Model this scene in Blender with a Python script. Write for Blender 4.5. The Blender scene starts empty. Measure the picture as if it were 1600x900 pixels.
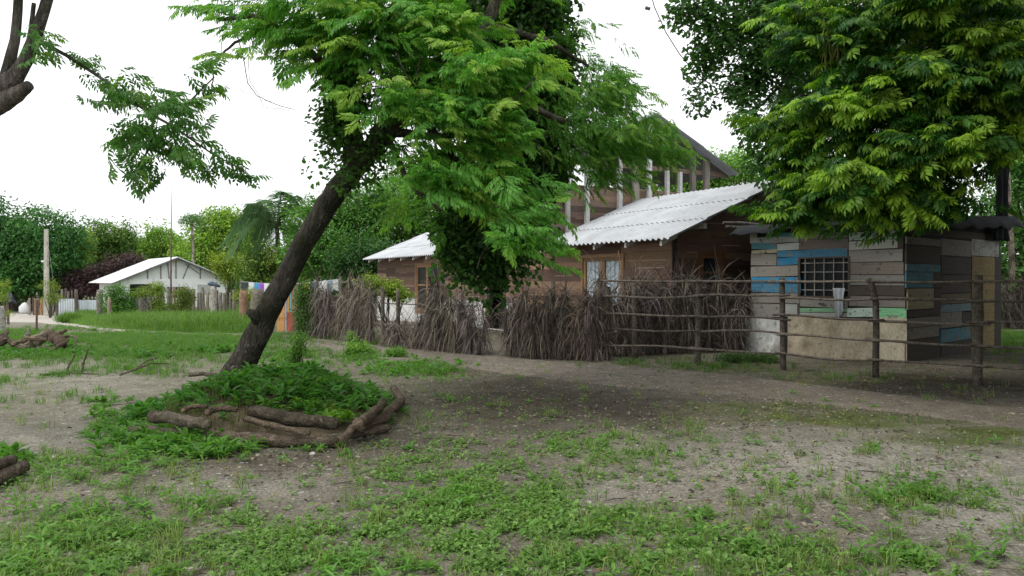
import bpy, math, random
import numpy as np
rng = np.random.default_rng(7)
random.seed(7)
R = math.radians
SC = bpy.context.scene
COL = SC.collection

# ------------------------------------------------------------------ camera geometry
F, CX, CY, HOR, EYE = 1200.0, 800.0, 450.0, 437.0, 1.55
PIT = math.atan((CY - HOR) / F)

def ray(px, py):
    x = (px - CX) / F; u = -(py - CY) / F
    return np.array([x, math.cos(PIT) + u * math.sin(PIT), -math.sin(PIT) + u * math.cos(PIT)])

def P(px, py, d):
    r = ray(px, py)
    return np.array([0, 0, EYE]) + r * (d / r[1])

def proj(p):
    p = np.atleast_2d(p); x = p[:, 0]; y = p[:, 1]; z = p[:, 2] - EYE
    f = y * math.cos(PIT) - z * math.sin(PIT); u = y * math.sin(PIT) + z * math.cos(PIT)
    f = np.maximum(f, 1e-3)
    return CX + F * x / f, CY - F * u / f

def smooth(t):
    t = np.clip(t, 0, 1); return t * t * (3 - 2 * t)

def _hash(ix, iy, seed):
    h = (ix.astype(np.int64) * 374761393 + iy.astype(np.int64) * 668265263 + seed * 974711) & 0x7fffffff
    h = ((h ^ (h >> 13)) * 1274126177) & 0x7fffffff
    return ((h ^ (h >> 16)) & 0xffff) / 65535.0

def vnoise(x, y, s, seed=0):
    x = np.asarray(x, float) / s; y = np.asarray(y, float) / s
    ix = np.floor(x); iy = np.floor(y); fx = smooth(x - ix); fy = smooth(y - iy)
    a = _hash(ix, iy, seed); b = _hash(ix + 1, iy, seed); c = _hash(ix, iy + 1, seed); d = _hash(ix + 1, iy + 1, seed)
    return (a * (1 - fx) + b * fx) * (1 - fy) + (c * (1 - fx) + d * fx) * fy

def fbm(x, y, s, seed=0, o=4):
    t = 0; a = .5; n = 0
    for k in range(o):
        t = t + a * vnoise(x, y, s / 2 ** k, seed + k * 17); n += a; a *= .5
    return t / n

def H(x, y):
    x = np.asarray(x, float); y = np.asarray(y, float)
    u = -.35 * x + .94 * y
    return -0.9 * smooth((u - 24) / 31) + .05 * (fbm(x, y, 2.2, 3) - .5) * smooth(y / 6)

MC = (-2.74, 8.92)
def Hm(x, y):
    x = np.asarray(x, float); y = np.asarray(y, float)
    ca, sa = math.cos(.35), math.sin(.35)
    dx = x - MC[0]; dy = y - MC[1]
    a = (dx * ca + dy * sa) / 1.42; b = (-dx * sa + dy * ca) / 1.62
    r = np.sqrt(a * a + b * b)
    return np.where(r < 1.1, .38 * (1 - smooth((r - .22) / .86)) + .08 * (fbm(x, y, .4, 9) - .5) * (r < 1.0), -.3)

_TS = np.geomspace(1.0, 220.0, 1400)
def G(px, py, fn=None):
    """ground point under a pixel"""
    fn = fn or H
    r = ray(px, py); t = _TS; z = EYE + r[2] * t; h = z - fn(r[0] * t, r[1] * t)
    k = np.argmax(h <= 0) if (h <= 0).any() else len(t) - 1
    a = h[k - 1] / (h[k - 1] - h[k] + 1e-12); tt = t[k - 1] + (t[k] - t[k - 1]) * np.clip(a, 0, 1)
    return np.array([0, 0, EYE]) + r * tt

def wall_hit(px, py, A, B):
    """point where the pixel's ray meets the vertical plane through ground points A, B -> (along, z)"""
    r = ray(px, py); e = np.array(B[:2]) - np.array(A[:2]); L = np.linalg.norm(e); e = e / L
    n = np.array([-e[1], e[0]])
    t = (n @ np.array(A[:2])) / (n @ r[:2])
    q = r * t
    return (q[:2] - np.array(A[:2])) @ e, EYE + q[2]

# ------------------------------------------------------------------ mesh builder
class MB:
    def __init__(s): s.v = []; s.f = []; s.c = []; s.m = []; s.n = 0
    def add(s, V, Fc, col=(.5, .5, .5), mi=0):
        V = np.asarray(V, float).reshape(-1, 3)
        if isinstance(Fc, np.ndarray): groups = [Fc]
        else:
            by = {}
            for q in Fc: by.setdefault(len(q), []).append(q)
            groups = [np.array(q) for q in by.values()]
        for g in groups:
            s.f.append(g + s.n)
            c = np.asarray(col, float)
            s.c.append(np.broadcast_to(c, (len(g), 3)) if c.ndim == 1 else c)
            s.m.append(np.full(len(g), mi, np.int32))
        s.v.append(V); s.n += len(V)
    def box(s, x0, x1, y0, y1, z0, z1, col=(.5, .5, .5), mi=0):
        V = [(x, y, z) for z in (z0, z1) for y in (y0, y1) for x in (x0, x1)]
        s.add(V, np.array([(0, 2, 3, 1), (4, 5, 7, 6), (0, 1, 5, 4), (2, 6, 7, 3), (0, 4, 6, 2), (1, 3, 7, 5)]), col, mi)
    def hexa(s, bottom, top, col=(.5, .5, .5), mi=0):
        V = list(bottom) + list(top)
        s.add(V, np.array([(3, 2, 1, 0), (4, 5, 6, 7), (0, 1, 5, 4), (1, 2, 6, 5), (2, 3, 7, 6), (3, 0, 4, 7)]), col, mi)
    def tube(s, pts, rad, n=8, col=(.5, .5, .5), mi=0, wob=0.0):
        pts = [np.asarray(p, float) for p in pts]; k = len(pts)
        rad = [rad] * k if np.isscalar(rad) else list(rad)
        V = []; up = None
        for i in range(k):
            t = pts[min(i + 1, k - 1)] - pts[max(i - 1, 0)]; t = t / (np.linalg.norm(t) + 1e-9)
            if up is None:
                a = np.array([0, 0, 1.]) if abs(t[2]) < .9 else np.array([1., 0, 0])
                up = np.cross(t, a)
            up = up - t * (up @ t); up /= np.linalg.norm(up) + 1e-9
            w = np.cross(t, up)
            for j in range(n):
                a = 2 * math.pi * j / n
                r = rad[i] * (1 + wob * (random.random() - .5))
                V.append(pts[i] + r * (math.cos(a) * up + math.sin(a) * w))
        Fc = [(i * n + j, i * n + (j + 1) % n, (i + 1) * n + (j + 1) % n, (i + 1) * n + j) for i in range(k - 1) for j in range(n)]
        Fc.append(tuple(range(n - 1, -1, -1))); Fc.append(tuple((k - 1) * n + j for j in range(n)))
        s.add(V, Fc, col, mi)
    def build(s, name, mats, parent=None, smoothf=False, loc=None, rz=0):
        me = bpy.data.meshes.new(name)
        V = np.concatenate(s.v); me.vertices.add(len(V)); me.vertices.foreach_set('co', V.astype(np.float32).ravel())
        tot = np.concatenate([np.full(len(f), f.shape[1], np.int32) for f in s.f])
        loops = np.concatenate([f.ravel() for f in s.f]).astype(np.int32)
        me.loops.add(len(loops)); me.loops.foreach_set('vertex_index', loops)
        me.polygons.add(len(tot))
        st = np.zeros(len(tot), np.int32); st[1:] = np.cumsum(tot)[:-1]
        me.polygons.foreach_set('loop_start', st); me.polygons.foreach_set('loop_total', tot)
        me.polygons.foreach_set('material_index', np.concatenate(s.m))
        me.polygons.foreach_set('use_smooth', np.full(len(tot), bool(smoothf)))
        C = np.concatenate(s.c); a = me.attributes.new('col', 'FLOAT_COLOR', 'FACE')
        a.data.foreach_set('color', np.concatenate([C, np.ones((len(C), 1))], 1).astype(np.float32).ravel())
        me.update(calc_edges=True); me.validate()
        for m in (mats if isinstance(mats, (list, tuple)) else [mats]): me.materials.append(m)
        o = bpy.data.objects.new(name, me); COL.objects.link(o)
        if loc is not None: o.location = loc
        if rz: o.rotation_euler[2] = rz
        if parent: o.parent = parent
        return o

def tag(o, label=None, cat=None, group=None, kind=None):
    if label: o['label'] = label
    if cat: o['category'] = cat
    if group: o['group'] = group
    if kind: o['kind'] = kind
    return o

def empty(name, loc, label, cat, group=None, rz=0):
    o = bpy.data.objects.new(name, None); COL.objects.link(o)
    o.location = [float(q) for q in loc]; o.rotation_euler[2] = rz; o.empty_display_size = .2
    return tag(o, label, cat, group)

class LMB(MB):
    """builder whose input is in world coordinates but whose object is a child of an unrotated Empty at LOC"""
    def __init__(s, loc): super().__init__(); s.loc = np.asarray(loc, float)
    def build(s, name, mats, parent=None, smoothf=False):
        s.v = [q - s.loc for q in s.v]
        return super().build(name, mats, parent, smoothf)

# ------------------------------------------------------------------ materials
def mat(name, rough=.8, spec=.3, n_scale=6, n_amt=.35, stretch=(1, 1, 1), bump=.0, fine=40, fine_amt=.2, spots=None, metallic=0, transl=0, bdist=.02):
    m = bpy.data.materials.new(name); m.use_nodes = True; nt = m.node_tree; nd = nt.nodes; lk = nt.links
    b = nd['Principled BSDF']; out = nd['Material Output']
    b.inputs['Roughness'].default_value = rough; b.inputs['Specular IOR Level'].default_value = spec; b.inputs['Metallic'].default_value = metallic
    at = nd.new('ShaderNodeAttribute'); at.attribute_name = 'col'
    cur = at.outputs['Color']
    if n_amt or fine_amt:
        tc = nd.new('ShaderNodeTexCoord'); mp = nd.new('ShaderNodeMapping'); mp.inputs['Scale'].default_value = stretch
        lk.new(tc.outputs['Object'], mp.inputs['Vector'])
        n1 = nd.new('ShaderNodeTexNoise'); n1.inputs['Scale'].default_value = n_scale; n1.inputs['Detail'].default_value = 6; n1.inputs['Roughness'].default_value = .65
        n2 = nd.new('ShaderNodeTexNoise'); n2.inputs['Scale'].default_value = fine; n2.inputs['Detail'].default_value = 4
        lk.new(mp.outputs['Vector'], n1.inputs['Vector']); lk.new(mp.outputs['Vector'], n2.inputs['Vector'])
        r1 = nd.new('ShaderNodeMapRange'); r1.inputs[1].default_value = .3; r1.inputs[2].default_value = .7; r1.inputs[3].default_value = 1 - n_amt; r1.inputs[4].default_value = 1 + n_amt
        r2 = nd.new('ShaderNodeMapRange'); r2.inputs[1].default_value = .3; r2.inputs[2].default_value = .7; r2.inputs[3].default_value = 1 - fine_amt; r2.inputs[4].default_value = 1 + fine_amt
        lk.new(n1.outputs['Fac'], r1.inputs[0]); lk.new(n2.outputs['Fac'], r2.inputs[0])
        mu = nd.new('ShaderNodeMath'); mu.operation = 'MULTIPLY'; lk.new(r1.outputs[0], mu.inputs[0]); lk.new(r2.outputs[0], mu.inputs[1])
        vm = nd.new('ShaderNodeVectorMath'); vm.operation = 'SCALE'; lk.new(cur, vm.inputs[0]); lk.new(mu.outputs[0], vm.inputs['Scale'])
        cur = vm.outputs[0]
        for (sc, lo, hi, c, amt) in (spots or []):
            ns = nd.new('ShaderNodeTexNoise'); ns.inputs['Scale'].default_value = sc; ns.inputs['Detail'].default_value = 5
            lk.new(tc.outputs['Object'], ns.inputs['Vector'])
            rr = nd.new('ShaderNodeMapRange'); rr.inputs[1].default_value = lo; rr.inputs[2].default_value = hi; rr.inputs[4].default_value = amt
            lk.new(ns.outputs['Fac'], rr.inputs[0])
            mx = nd.new('ShaderNodeMix'); mx.data_type = 'RGBA'; lk.new(rr.outputs[0], mx.inputs[0]); lk.new(cur, mx.inputs[6]); mx.inputs[7].default_value = (*c, 1)
            cur = mx.outputs[2]
        if bump:
            bp = nd.new('ShaderNodeBump'); bp.inputs['Strength'].default_value = bump; bp.inputs['Distance'].default_value = bdist
            lk.new(mu.outputs[0], bp.inputs['Height']); lk.new(bp.outputs[0], b.inputs['Normal'])
    lk.new(cur, b.inputs['Base Color'])
    if transl:
        tr = nd.new('ShaderNodeBsdfTranslucent'); ms = nd.new('ShaderNodeMixShader'); ms.inputs[0].default_value = transl
        g = nd.new('ShaderNodeMix'); g.data_type = 'RGBA'; g.blend_type = 'MULTIPLY'; g.inputs[0].default_value = 1; lk.new(cur, g.inputs[6]); g.inputs[7].default_value = (1.15, 1.35, .6, 1)
        lk.new(g.outputs[2], tr.inputs['Color'])
        lk.new(b.outputs[0], ms.inputs[1]); lk.new(tr.outputs[0], ms.inputs[2]); lk.new(ms.outputs[0], out.inputs['Surface'])
    return m

M_LEAF = mat('leaf', .45, .3, n_amt=0, fine_amt=0, transl=.45)
M_DULL = mat('dull_leaf', .6, .2, n_amt=0, fine_amt=0, transl=.25)
M_BARK = mat('bark', .9, .1, 11, .6, (1, 1, .22), 1.0, 45, .45, [(14, .64, .68, (.26, .25, .22), .7), (2.4, .42, .6, (.022, .028, .014), .75)], bdist=.035)
M_LOG = mat('weathered_log', .9, .1, 11, .55, (1, 1, 1), 1.0, 60, .45, [(7, .6, .7, (.06, .055, .035), .6), (13, .62, .68, (.3, .27, .22), .5)])
M_WOOD = mat('house_plank', .7, .25, 3.0, .4, (1.2, .5, 22), .12, 14, .3, bdist=.002)
M_BOARD = mat('weathered_board', .85, .2, 3.0, .26, (.7, .7, 20), .12, 26, .25, [(9, .6, .68, (.05, .045, .04), .7)], bdist=.008)
M_PAINT = mat('peeling_paint', .8, .2, 3.0, .22, (.7, .7, 9), .35, 22, .25, [(4.5, .55, .60, (.22, .20, .17), .85), (12, .60, .64, (.10, .085, .07), .8)], bdist=.006)
M_CONC = mat('concrete_panel', .9, .2, 3, .28, (1, 1, .6), .3, 25, .2, [(2.5, .5, .7, (.16, .12, .07), .6), (9, .6, .68, (.10, .09, .06), .5)])
M_WHITE = mat('white_paint', .7, .3, 2.5, .08, (1, 1, .5), .05, 20, .05, [(1.6, .6, .8, (.45, .43, .38), .4)])
M_ROOF = mat('fibre_cement_sheet', .7, .3, 1.3, .16, (1, 1, 1), .05, 30, .06, [(1.2, .55, .75, (.34, .33, .30), .55), (5, .62, .72, (.24, .20, .16), .45)])
M_TRIM = mat('trim_wood', .6, .3, 6, .25, (1, 1, .4), .1, 30, .15)
M_PALM = mat('dry_palm', .85, .2, 6, .3, (1, 1, 1), 0, 30, .2)
M_TARP = mat('black_sheet', .85, .12, 3, .2, (1, 1, 1), .3, 20, .1)
M_CLOTH = mat('cloth', .9, .1, 6, .15, (1, 1, 1), .2, 40, .1)
M_METAL = mat('painted_metal', .5, .4, 4, .2, (1, 1, 1), .1, 30, .15, [(6, .56, .68, (.16, .07, .03), .7)])
M_STONE = mat('stone', .9, .2, 8, .35, (1, 1, 1), .6, 40, .25)
M_WIRE = mat('wire', .5, .3, n_amt=0, fine_amt=0)
M_PANE = mat('window_pane', .3, .12, n_amt=0, fine_amt=0)
M_SOIL = mat('soil', .95, .1, 5, .35, (1, 1, 1), .8, 45, .4)
# ------------------------------------------------------------------ camera, sky, sun
cam = bpy.data.cameras.new('camera'); co = bpy.data.objects.new('camera', cam); COL.objects.link(co)
cam.sensor_width = 36; cam.lens = 36 * F / 1600; cam.clip_end = 2000; cam.clip_start = .05
co.location = (0, 0, EYE); co.rotation_euler = (math.pi / 2 - PIT, 0, 0)
SC.camera = co
SUN_EL, SUN_AZ = R(57), R(-118)     # azimuth of the sun measured from +Y towards +X
w = bpy.data.worlds.new('World'); SC.world = w; w.use_nodes = True
nt = w.node_tree; bg = nt.nodes['Background']
sky = nt.nodes.new('ShaderNodeTexSky'); sky.sky_type = 'NISHITA'; sky.sun_disc = False
sky.sun_elevation = SUN_EL; sky.sun_rotation = SUN_AZ; sky.air_density = 1.2; sky.dust_density = 4
tc = nt.nodes.new('ShaderNodeTexCoord'); ns = nt.nodes.new('ShaderNodeTexNoise'); ns.inputs['Scale'].default_value = 1.6; ns.inputs['Detail'].default_value = 5
mp = nt.nodes.new('ShaderNodeMapping'); mp.inputs['Scale'].default_value = (1, 1, 2.5)
nt.links.new(tc.outputs['Generated'], mp.inputs['Vector']); nt.links.new(mp.outputs['Vector'], ns.inputs['Vector'])
mr = nt.nodes.new('ShaderNodeMapRange'); mr.inputs[1].default_value = .25; mr.inputs[2].default_value = .5; mr.inputs[3].default_value = .78; mr.inputs[4].default_value = 1
nt.links.new(ns.outputs['Fac'], mr.inputs[0])
cl = nt.nodes.new('ShaderNodeMix'); cl.data_type = 'RGBA'; cl.inputs[7].default_value = (11.3, 11.5, 11.8, 1)     # bright overcast cloud deck
nt.links.new(mr.outputs[0], cl.inputs[0]); nt.links.new(sky.outputs[0], cl.inputs[6]); nt.links.new(cl.outputs[2], bg.inputs['Color'])
bg.inputs['Strength'].default_value = .10
sl = bpy.data.lights.new('sun', 'SUN'); sl.energy = 1.5; sl.angle = R(18); sl.color = (1, .96, .9)
so = bpy.data.objects.new('sun', sl); COL.objects.link(so)
from mathutils import Vector
sd = Vector((math.sin(SUN_AZ) * math.cos(SUN_EL), math.cos(SUN_AZ) * math.cos(SUN_EL), math.sin(SUN_EL)))
so.rotation_euler = (-sd).to_track_quat('-Z', 'Y').to_euler(); so.location = (0, 0, 30)
vs = SC.view_settings; vs.view_transform = 'Standard'; vs.look = 'None'; vs.exposure = .33; vs.gamma = 1; vs.use_curve_mapping = False

# ------------------------------------------------------------------ ground
def blobs(px, py, L):
    t = np.zeros_like(px, dtype=float)
    for (x, y, rx, ry, a) in L:
        t = np.maximum(t, a * np.exp(-(((px - x) / rx) ** 2 + ((py - y) / ry) ** 2)))
    return t
def pos_axis(lim, step, near, grow):
    v = list(np.arange(0, near, step)); s = step
    while v[-1] < lim: s *= grow; v.append(v[-1] + s)
    return v
ya = np.array([-q for q in pos_axis(40, .3, 1, 1.3)[1:]][::-1] + pos_axis(420, .07, 15, 1.035))
xa = pos_axis(420, .08, 11, 1.04); xa = np.array([-q for q in xa[1:]][::-1] + xa)
X, Y = np.meshgrid(xa, ya); nx, ny = len(xa), len(ya)
nearf = 1 - smooth((np.hypot(X, Y) - 10) / 12)
Z = H(X, Y) + nearf * (.030 * (fbm(X, Y, .35, 5) - .5) + .018 * (fbm(X, Y, .12, 6) - .5))
PX, PY = proj(np.stack([X.ravel(), Y.ravel(), H(X, Y).ravel()], 1)); PX[Y.ravel() < 1] = 800; PY[Y.ravel() < 1] = 3000
PX = PX.reshape(X.shape); PY = PY.reshape(X.shape)
sand = np.array([.185, .168, .132]); soil = np.array([.072, .06, .046]); moss = np.array([.085, .105, .03]); pale = np.array([.31, .295, .255]); green = np.array([.075, .11, .03])
n1 = fbm(X, Y, 2.4, 11); n2 = fbm(X, Y, .5, 12)
jx = PX + 120 * (fbm(X, Y, .8, 21) - .5); jy = PY + 30 * (fbm(X, Y, .5, 22) - .5)
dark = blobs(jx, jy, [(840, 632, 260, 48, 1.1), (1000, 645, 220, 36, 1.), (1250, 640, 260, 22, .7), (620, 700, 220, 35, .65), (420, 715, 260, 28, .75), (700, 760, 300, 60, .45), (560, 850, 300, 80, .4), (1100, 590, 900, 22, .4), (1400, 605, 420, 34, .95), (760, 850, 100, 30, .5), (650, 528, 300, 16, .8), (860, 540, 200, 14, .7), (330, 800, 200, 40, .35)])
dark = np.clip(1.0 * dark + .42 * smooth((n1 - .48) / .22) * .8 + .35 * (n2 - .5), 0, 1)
mossm = np.clip(blobs(jx, jy, [(1350, 656, 200, 10, 1.3), (1520, 682, 140, 12, 1.3), (1180, 636, 120, 9, .8), (1150, 575, 160, 14, .7), (1300, 592, 140, 10, .6), (1590, 530, 60, 40, .8), (480, 600, 350, 60, .25), (60, 600, 120, 40, .3)]) * (1.1 * n2 + .35), 0, 1)
palem = np.clip(blobs(jx, jy, [(1350, 720, 260, 50, .8), (1560, 780, 160, 90, .8), (1000, 760, 180, 30, .35), (100, 590, 160, 35, .6), (60, 690, 90, 40, .4), (60, 497, 140, 9, 1), (400, 760, 130, 18, .4), (700, 480, 30, 5, .1)]), 0, 1)
grn = np.clip(blobs(jx, jy, [(250, 535, 300, 16, .9), (40, 555, 150, 14, .6), (450, 545, 120, 12, .7), (250, 505, 200, 10, .8)]) * (.5 + n2), 0, 1)
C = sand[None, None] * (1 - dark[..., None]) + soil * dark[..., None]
C = C * (1 - palem[..., None] * .8) + pale * palem[..., None] * .8
C = C * (1 - grn[..., None] * .75) + green * grn[..., None] * .75
C = C * (1 - mossm[..., None]) + moss * mossm[..., None]
C *= (.82 + .36 * fbm(X, Y, .22, 13))[..., None]
g = MB(); ii = np.arange(nx * ny).reshape(ny, nx)
q = np.stack([ii[:-1, :-1], ii[:-1, 1:], ii[1:, 1:], ii[1:, :-1]], -1).reshape(-1, 4)
Cf = (C[:-1, :-1] + C[1:, 1:]) / 2
g.add(np.stack([X, Y, Z], -1).reshape(-1, 3), q, Cf.reshape(-1, 3))
M_GROUND = mat('sandy_ground', .95, .12, 3.5, .28, (1, 1, 1), .7, 42, .42, [(16, .63, .69, (.50, .48, .43), .7), (11, .64, .70, (.05, .043, .035), .75)], bdist=.02)
def ground_smooth(m):      # the vertex colour is per vertex here, so patches blend
    return m
go = g.build('ground', M_GROUND, smoothf=True); tag(go, kind='structure')
me = go.data; me.attributes.remove(me.attributes['col']); a = me.attributes.new('col', 'FLOAT_COLOR', 'POINT')
a.data.foreach_set('color', np.concatenate([C.reshape(-1, 3), np.ones((nx * ny, 1))], 1).astype(np.float32).ravel())

# the dirt road, a ragged strip 4 to 12 mm above the ground
top = [(-260, 484), (-60, 488), (60, 490), (110, 497), (150, 509), (200, 516), (300, 521), (400, 520), (450, 521), (500, 528), (600, 541), (750, 555), (900, 567), (1000, 573), (1150, 586), (1300, 604), (1450, 623), (1600, 642), (1800, 668)]
bot = [(-260, 500), (-60, 502), (60, 504), (110, 509), (150, 516), (250, 523), (350, 531), (440, 545), (540, 559), (700, 573), (800, 586), (900, 600), (1100, 617), (1250, 631), (1400, 647), (1600, 672), (1800, 698)]
def resample(L, n):
    L = np.array([G(*p)[:2] for p in L]); d = np.r_[0, np.cumsum(np.linalg.norm(np.diff(L, axis=0), axis=1))]
    t = np.linspace(0, d[-1], n); return np.stack([np.interp(t, d, L[:, 0]), np.interp(t, d, L[:, 1])], 1)
NS, NW = 700, 26
T, B = resample(top, NS), resample(bot, NS)
V = []
for j in range(NW):
    k = j / (NW - 1); p = T * (1 - k) + B * k
    if j in (0, NW - 1):
        nn = (fbm(p[:, 0], p[:, 1], .5, 31) - .5) * 1.1; dd = (T - B) / np.linalg.norm(T - B, axis=1)[:, None]; p = p + dd * nn[:, None]
    V.append(p)
V = np.array(V)
k = np.linspace(0, 1, NW)[:, None]
rut = -.014 * np.exp(-((k - .33) / .08) ** 2) - .014 * np.exp(-((k - .68) / .08) ** 2)
zz = H(V[..., 0], V[..., 1]) + .03 + rut + .012 * (fbm(V[..., 0], V[..., 1], .3, 33) - .5); zz[0] -= .085; zz[-1] -= .085; zz[1] -= .03; zz[-2] -= .03; zz[2] -= .01; zz[-3] -= .01
n3 = fbm(V[..., 0], V[..., 1], 1.4, 34)
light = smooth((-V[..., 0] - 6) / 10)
pc = np.array([.165, .143, .114]) * (1 - light[..., None]) + np.array([.44, .41, .36]) * light[..., None]  # darker tone paints in the trees' shade; pale stretch lies in the open
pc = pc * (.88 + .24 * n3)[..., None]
pm = MB(); jj = np.arange(NS * NW).reshape(NW, NS)
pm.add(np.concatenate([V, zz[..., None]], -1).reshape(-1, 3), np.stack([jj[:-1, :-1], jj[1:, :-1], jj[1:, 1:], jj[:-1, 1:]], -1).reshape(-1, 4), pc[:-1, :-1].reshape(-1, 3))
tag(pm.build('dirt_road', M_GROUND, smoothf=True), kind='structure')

# the earth mound round the leaning tree
mx = np.linspace(MC[0] - 2.1, MC[0] + 2.1, 90); my = np.linspace(MC[1] - 2.2, MC[1] + 2.2, 90)
X, Y = np.meshgrid(mx, my); Zm = np.where(Hm(X, Y) > -.29, Hm(X, Y) + .03 * (fbm(X, Y, .15, 41) - .5), -.25)
em = MB(); ii = np.arange(8100).reshape(90, 90)
cm = np.array([.14, .11, .075]) * (.6 + .8 * fbm(X, Y, .3, 42))[..., None]
em.add(np.stack([X, Y, Zm], -1).reshape(-1, 3), np.stack([ii[:-1, :-1], ii[:-1, 1:], ii[1:, 1:], ii[1:, :-1]], -1).reshape(-1, 4), cm[:-1, :-1].reshape(-1, 3))
tag(em.build('earth_mound', M_SOIL, smoothf=True), kind='structure')

# ------------------------------------------------------------------ building helpers
def openings_grid(a0, a1, z0, z1, ops):
    """rectangles that fill a wall round its openings"""
    cuts = sorted({a0, a1, *[o[0] for o in ops], *[o[1] for o in ops]}); out = []
    for c0, c1 in zip(cuts, cuts[1:]):
        zs = [(o[2], o[3]) for o in ops if o[0] <= c0 + 1e-6 and o[1] >= c1 - 1e-6]; z = z0
        for (b0, b1) in sorted(zs):
            if b0 > z: out.append((c0, c1, z, b0))
            z = max(z, b1)
        if z < z1: out.append((c0, c1, z, z1))
    return out

def planks(mb, face, a0, a1, z0, z1, ops, clip=None, h=.17, base=(.115, .067, .047), th=.022):
    """boards on a wall; face(a0,a1,out0,out1,z0,z1) draws one box proud of the wall"""
    z = z0
    while z < z1 - .02:
        hh = min(h * random.uniform(.85, 1.12), z1 - z); lo, hi = a0, a1
        if clip:
            e = clip(z + hh * .6)
            if e is None: break
            lo, hi = max(lo, e[0]), min(hi, e[1])
        segs = [(lo, hi)]
        for (o0, o1, p0, p1) in ops:
            if z + hh * .5 > p0 and z + hh * .5 < p1:
                segs = [s for (s0, s1) in segs for s in ((s0, min(s1, o0)), (max(s0, o1), s1)) if s[1] - s[0] > .02]
        for s0, s1 in segs:
            a = s0
            while a < s1 - .01:
                b = min(s1, a + random.uniform(1.6, 4.2))
                if s1 - b < .5: b = s1
                t = random.random(); c = np.array(base) * random.uniform(.6, 1.45)
                if t > .82: c = c * 1.35 + np.array([.05, .035, .015])
                c = c * np.array([1, random.uniform(.94, 1.08), random.uniform(.9, 1.15)])
                face(mb, a + .002, b - .002, .0, th + random.uniform(-.0015, .0015), z, z + hh - .005, c)
                if random.random() > .3:   # a pale sapwood edge
                    e = .02 + .02 * random.random(); l0 = a + (b - a) * random.uniform(0, .5); l1 = l0 + (b - l0) * random.uniform(.3, .9)
                    face(mb, l0, l1, .0, th + .0035, z + hh - .005 - e * .7, z + hh - .006, np.array([.33, .24, .16]) * random.uniform(.7, 1.1))
                a = b
        z += hh

def corrugated(mb, x0, z0, x1, z1, y0, y1, courses=3, wl=.185, amp=.026, col=(.47, .49, .51), lap=.16, step=.022):
    """sheets that rise from (x0, z0) to (x1, z1), waves running along y"""
    n = int((y1 - y0) / wl * 8); ys = np.linspace(y0, y1, n)
    sl = (z1 - z0) / (x1 - x0); nv = np.array([-sl, 1]) / math.hypot(1, sl)
    for c in range(courses):
        ka = max(0, c / courses - (lap / abs(x1 - x0) if c else 0)); kb = (c + 1) / courses
        for lay, off in ((0, 0.), (1, -.008)):
            rows = []
            for k, lift in ((ka, step if c else 0), (kb, 0)):
                o = amp * np.sin(ys * 2 * math.pi / wl) + lift + off + .004
                x = x0 + (x1 - x0) * k + nv[0] * o; z = z0 + (z1 - z0) * k + nv[1] * o
                rows.append(np.stack([x, ys, z], 1))
            V = np.concatenate(rows); i = np.arange(n - 1)
            q = np.stack([i, i + 1, i + 1 + n, i + n], 1)
            sh = 1 + .05 * (vnoise(ys[:-1], ys[:-1] * 0 + c * 7.1, .9, 5) - .5) * 2
            mb.add(V, q if lay == 0 else q[:, ::-1], np.array(col)[None] * sh[:, None])
            if lay == 0: top_rows = rows
            else:
                for e in (0, 1):
                    V = np.concatenate([top_rows[e], rows[e]]); mb.add(V, q if e else q[:, ::-1], np.array(col) * .8)

# ------------------------------------------------------------------ plank house (local x = depth, y = along the front)
HO = np.array([3.5, 16.8, 0.]); HRZ = math.atan2(.497, .867); ES = np.array([-.4979, .8672]); ET = np.array([.8672, .4979])
house = empty('plank_house', HO, 'long brown plank house with grey corrugated roof and unfinished upper storey', 'house', rz=HRZ)
def s_of(px):
    r = (px - CX) / F; return (HO[0] - r * HO[1]) / (r * ES[1] - ES[0])
def t_of(px, s=0.):
    r = (px - CX) / F; o = HO[:2] + ES * s; return (r * o[1] - o[0]) / (ET[0] - r * ET[1])
L_S, D_T, EZ = 18.7, 6.4, 2.58
win1 = (s_of(972), s_of(911), .35, 2.1); win2 = (s_of(684), s_of(650), .35, 2.1)
door = (s_of(787), s_of(763), .02, 2.0)
ops = [tuple(round(q, 3) for q in o) for o in (win1, win2, door)]
roofz = lambda t: EZ + .4 * min(t, D_T - t)
wall = MB(); rim = (.05, .04, .035)
for (a0, a1, z0, z1) in openings_grid(0, L_S, -.4, EZ, ops): wall.box(.03, .14, a0, a1, z0, z1, rim)
wopt = (t_of(1095), t_of(1128), 1.05, 2.12)
for (a0, a1, z0, z1) in openings_grid(.14, D_T, -.4, EZ, [wopt]): wall.box(a0, a1, .03, .12, z0, z1, rim)
wall.box(D_T - .1, D_T, .12, L_S, -.4, EZ, rim); wall.box(.14, D_T - .1, L_S - .1, L_S, -.4, EZ, rim)
for yy in (.03, L_S - .12):
    wall.add([(0.04, yy, EZ), (D_T, yy, EZ), (D_T / 2, yy, EZ + .4 * D_T / 2 - .06), (0.04, yy + .09, EZ), (D_T, yy + .09, EZ), (D_T / 2, yy + .09, EZ + .4 * D_T / 2 - .06)],
             [(0, 1, 2), (5, 4, 3), (0, 3, 4, 1), (1, 4, 5, 2), (2, 5, 3, 0)], rim)
wall.box(2.2, 2.3, door[0] - .6, door[1] + .8, 0, 2.4, (.1, .08, .06))
wall.build('wall_core', M_WOOD, house)
ff = lambda mb, a0, a1, o0, o1, z0, z1, c: mb.box(.03 - o1, .03 - o0, a0, a1, z0, z1, c)
fr = lambda mb, a0, a1, o0, o1, z0, z1, c: mb.box(a0, a1, .03 - o1, .03 - o0, z0, z1, c)
pl = MB(); planks(pl, ff, 0.03, 7.0, .02, EZ, ops); planks(pl, ff, 7.0, L_S, .86, EZ, ops); pl.build('front_cladding', M_WOOD, house)
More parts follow.
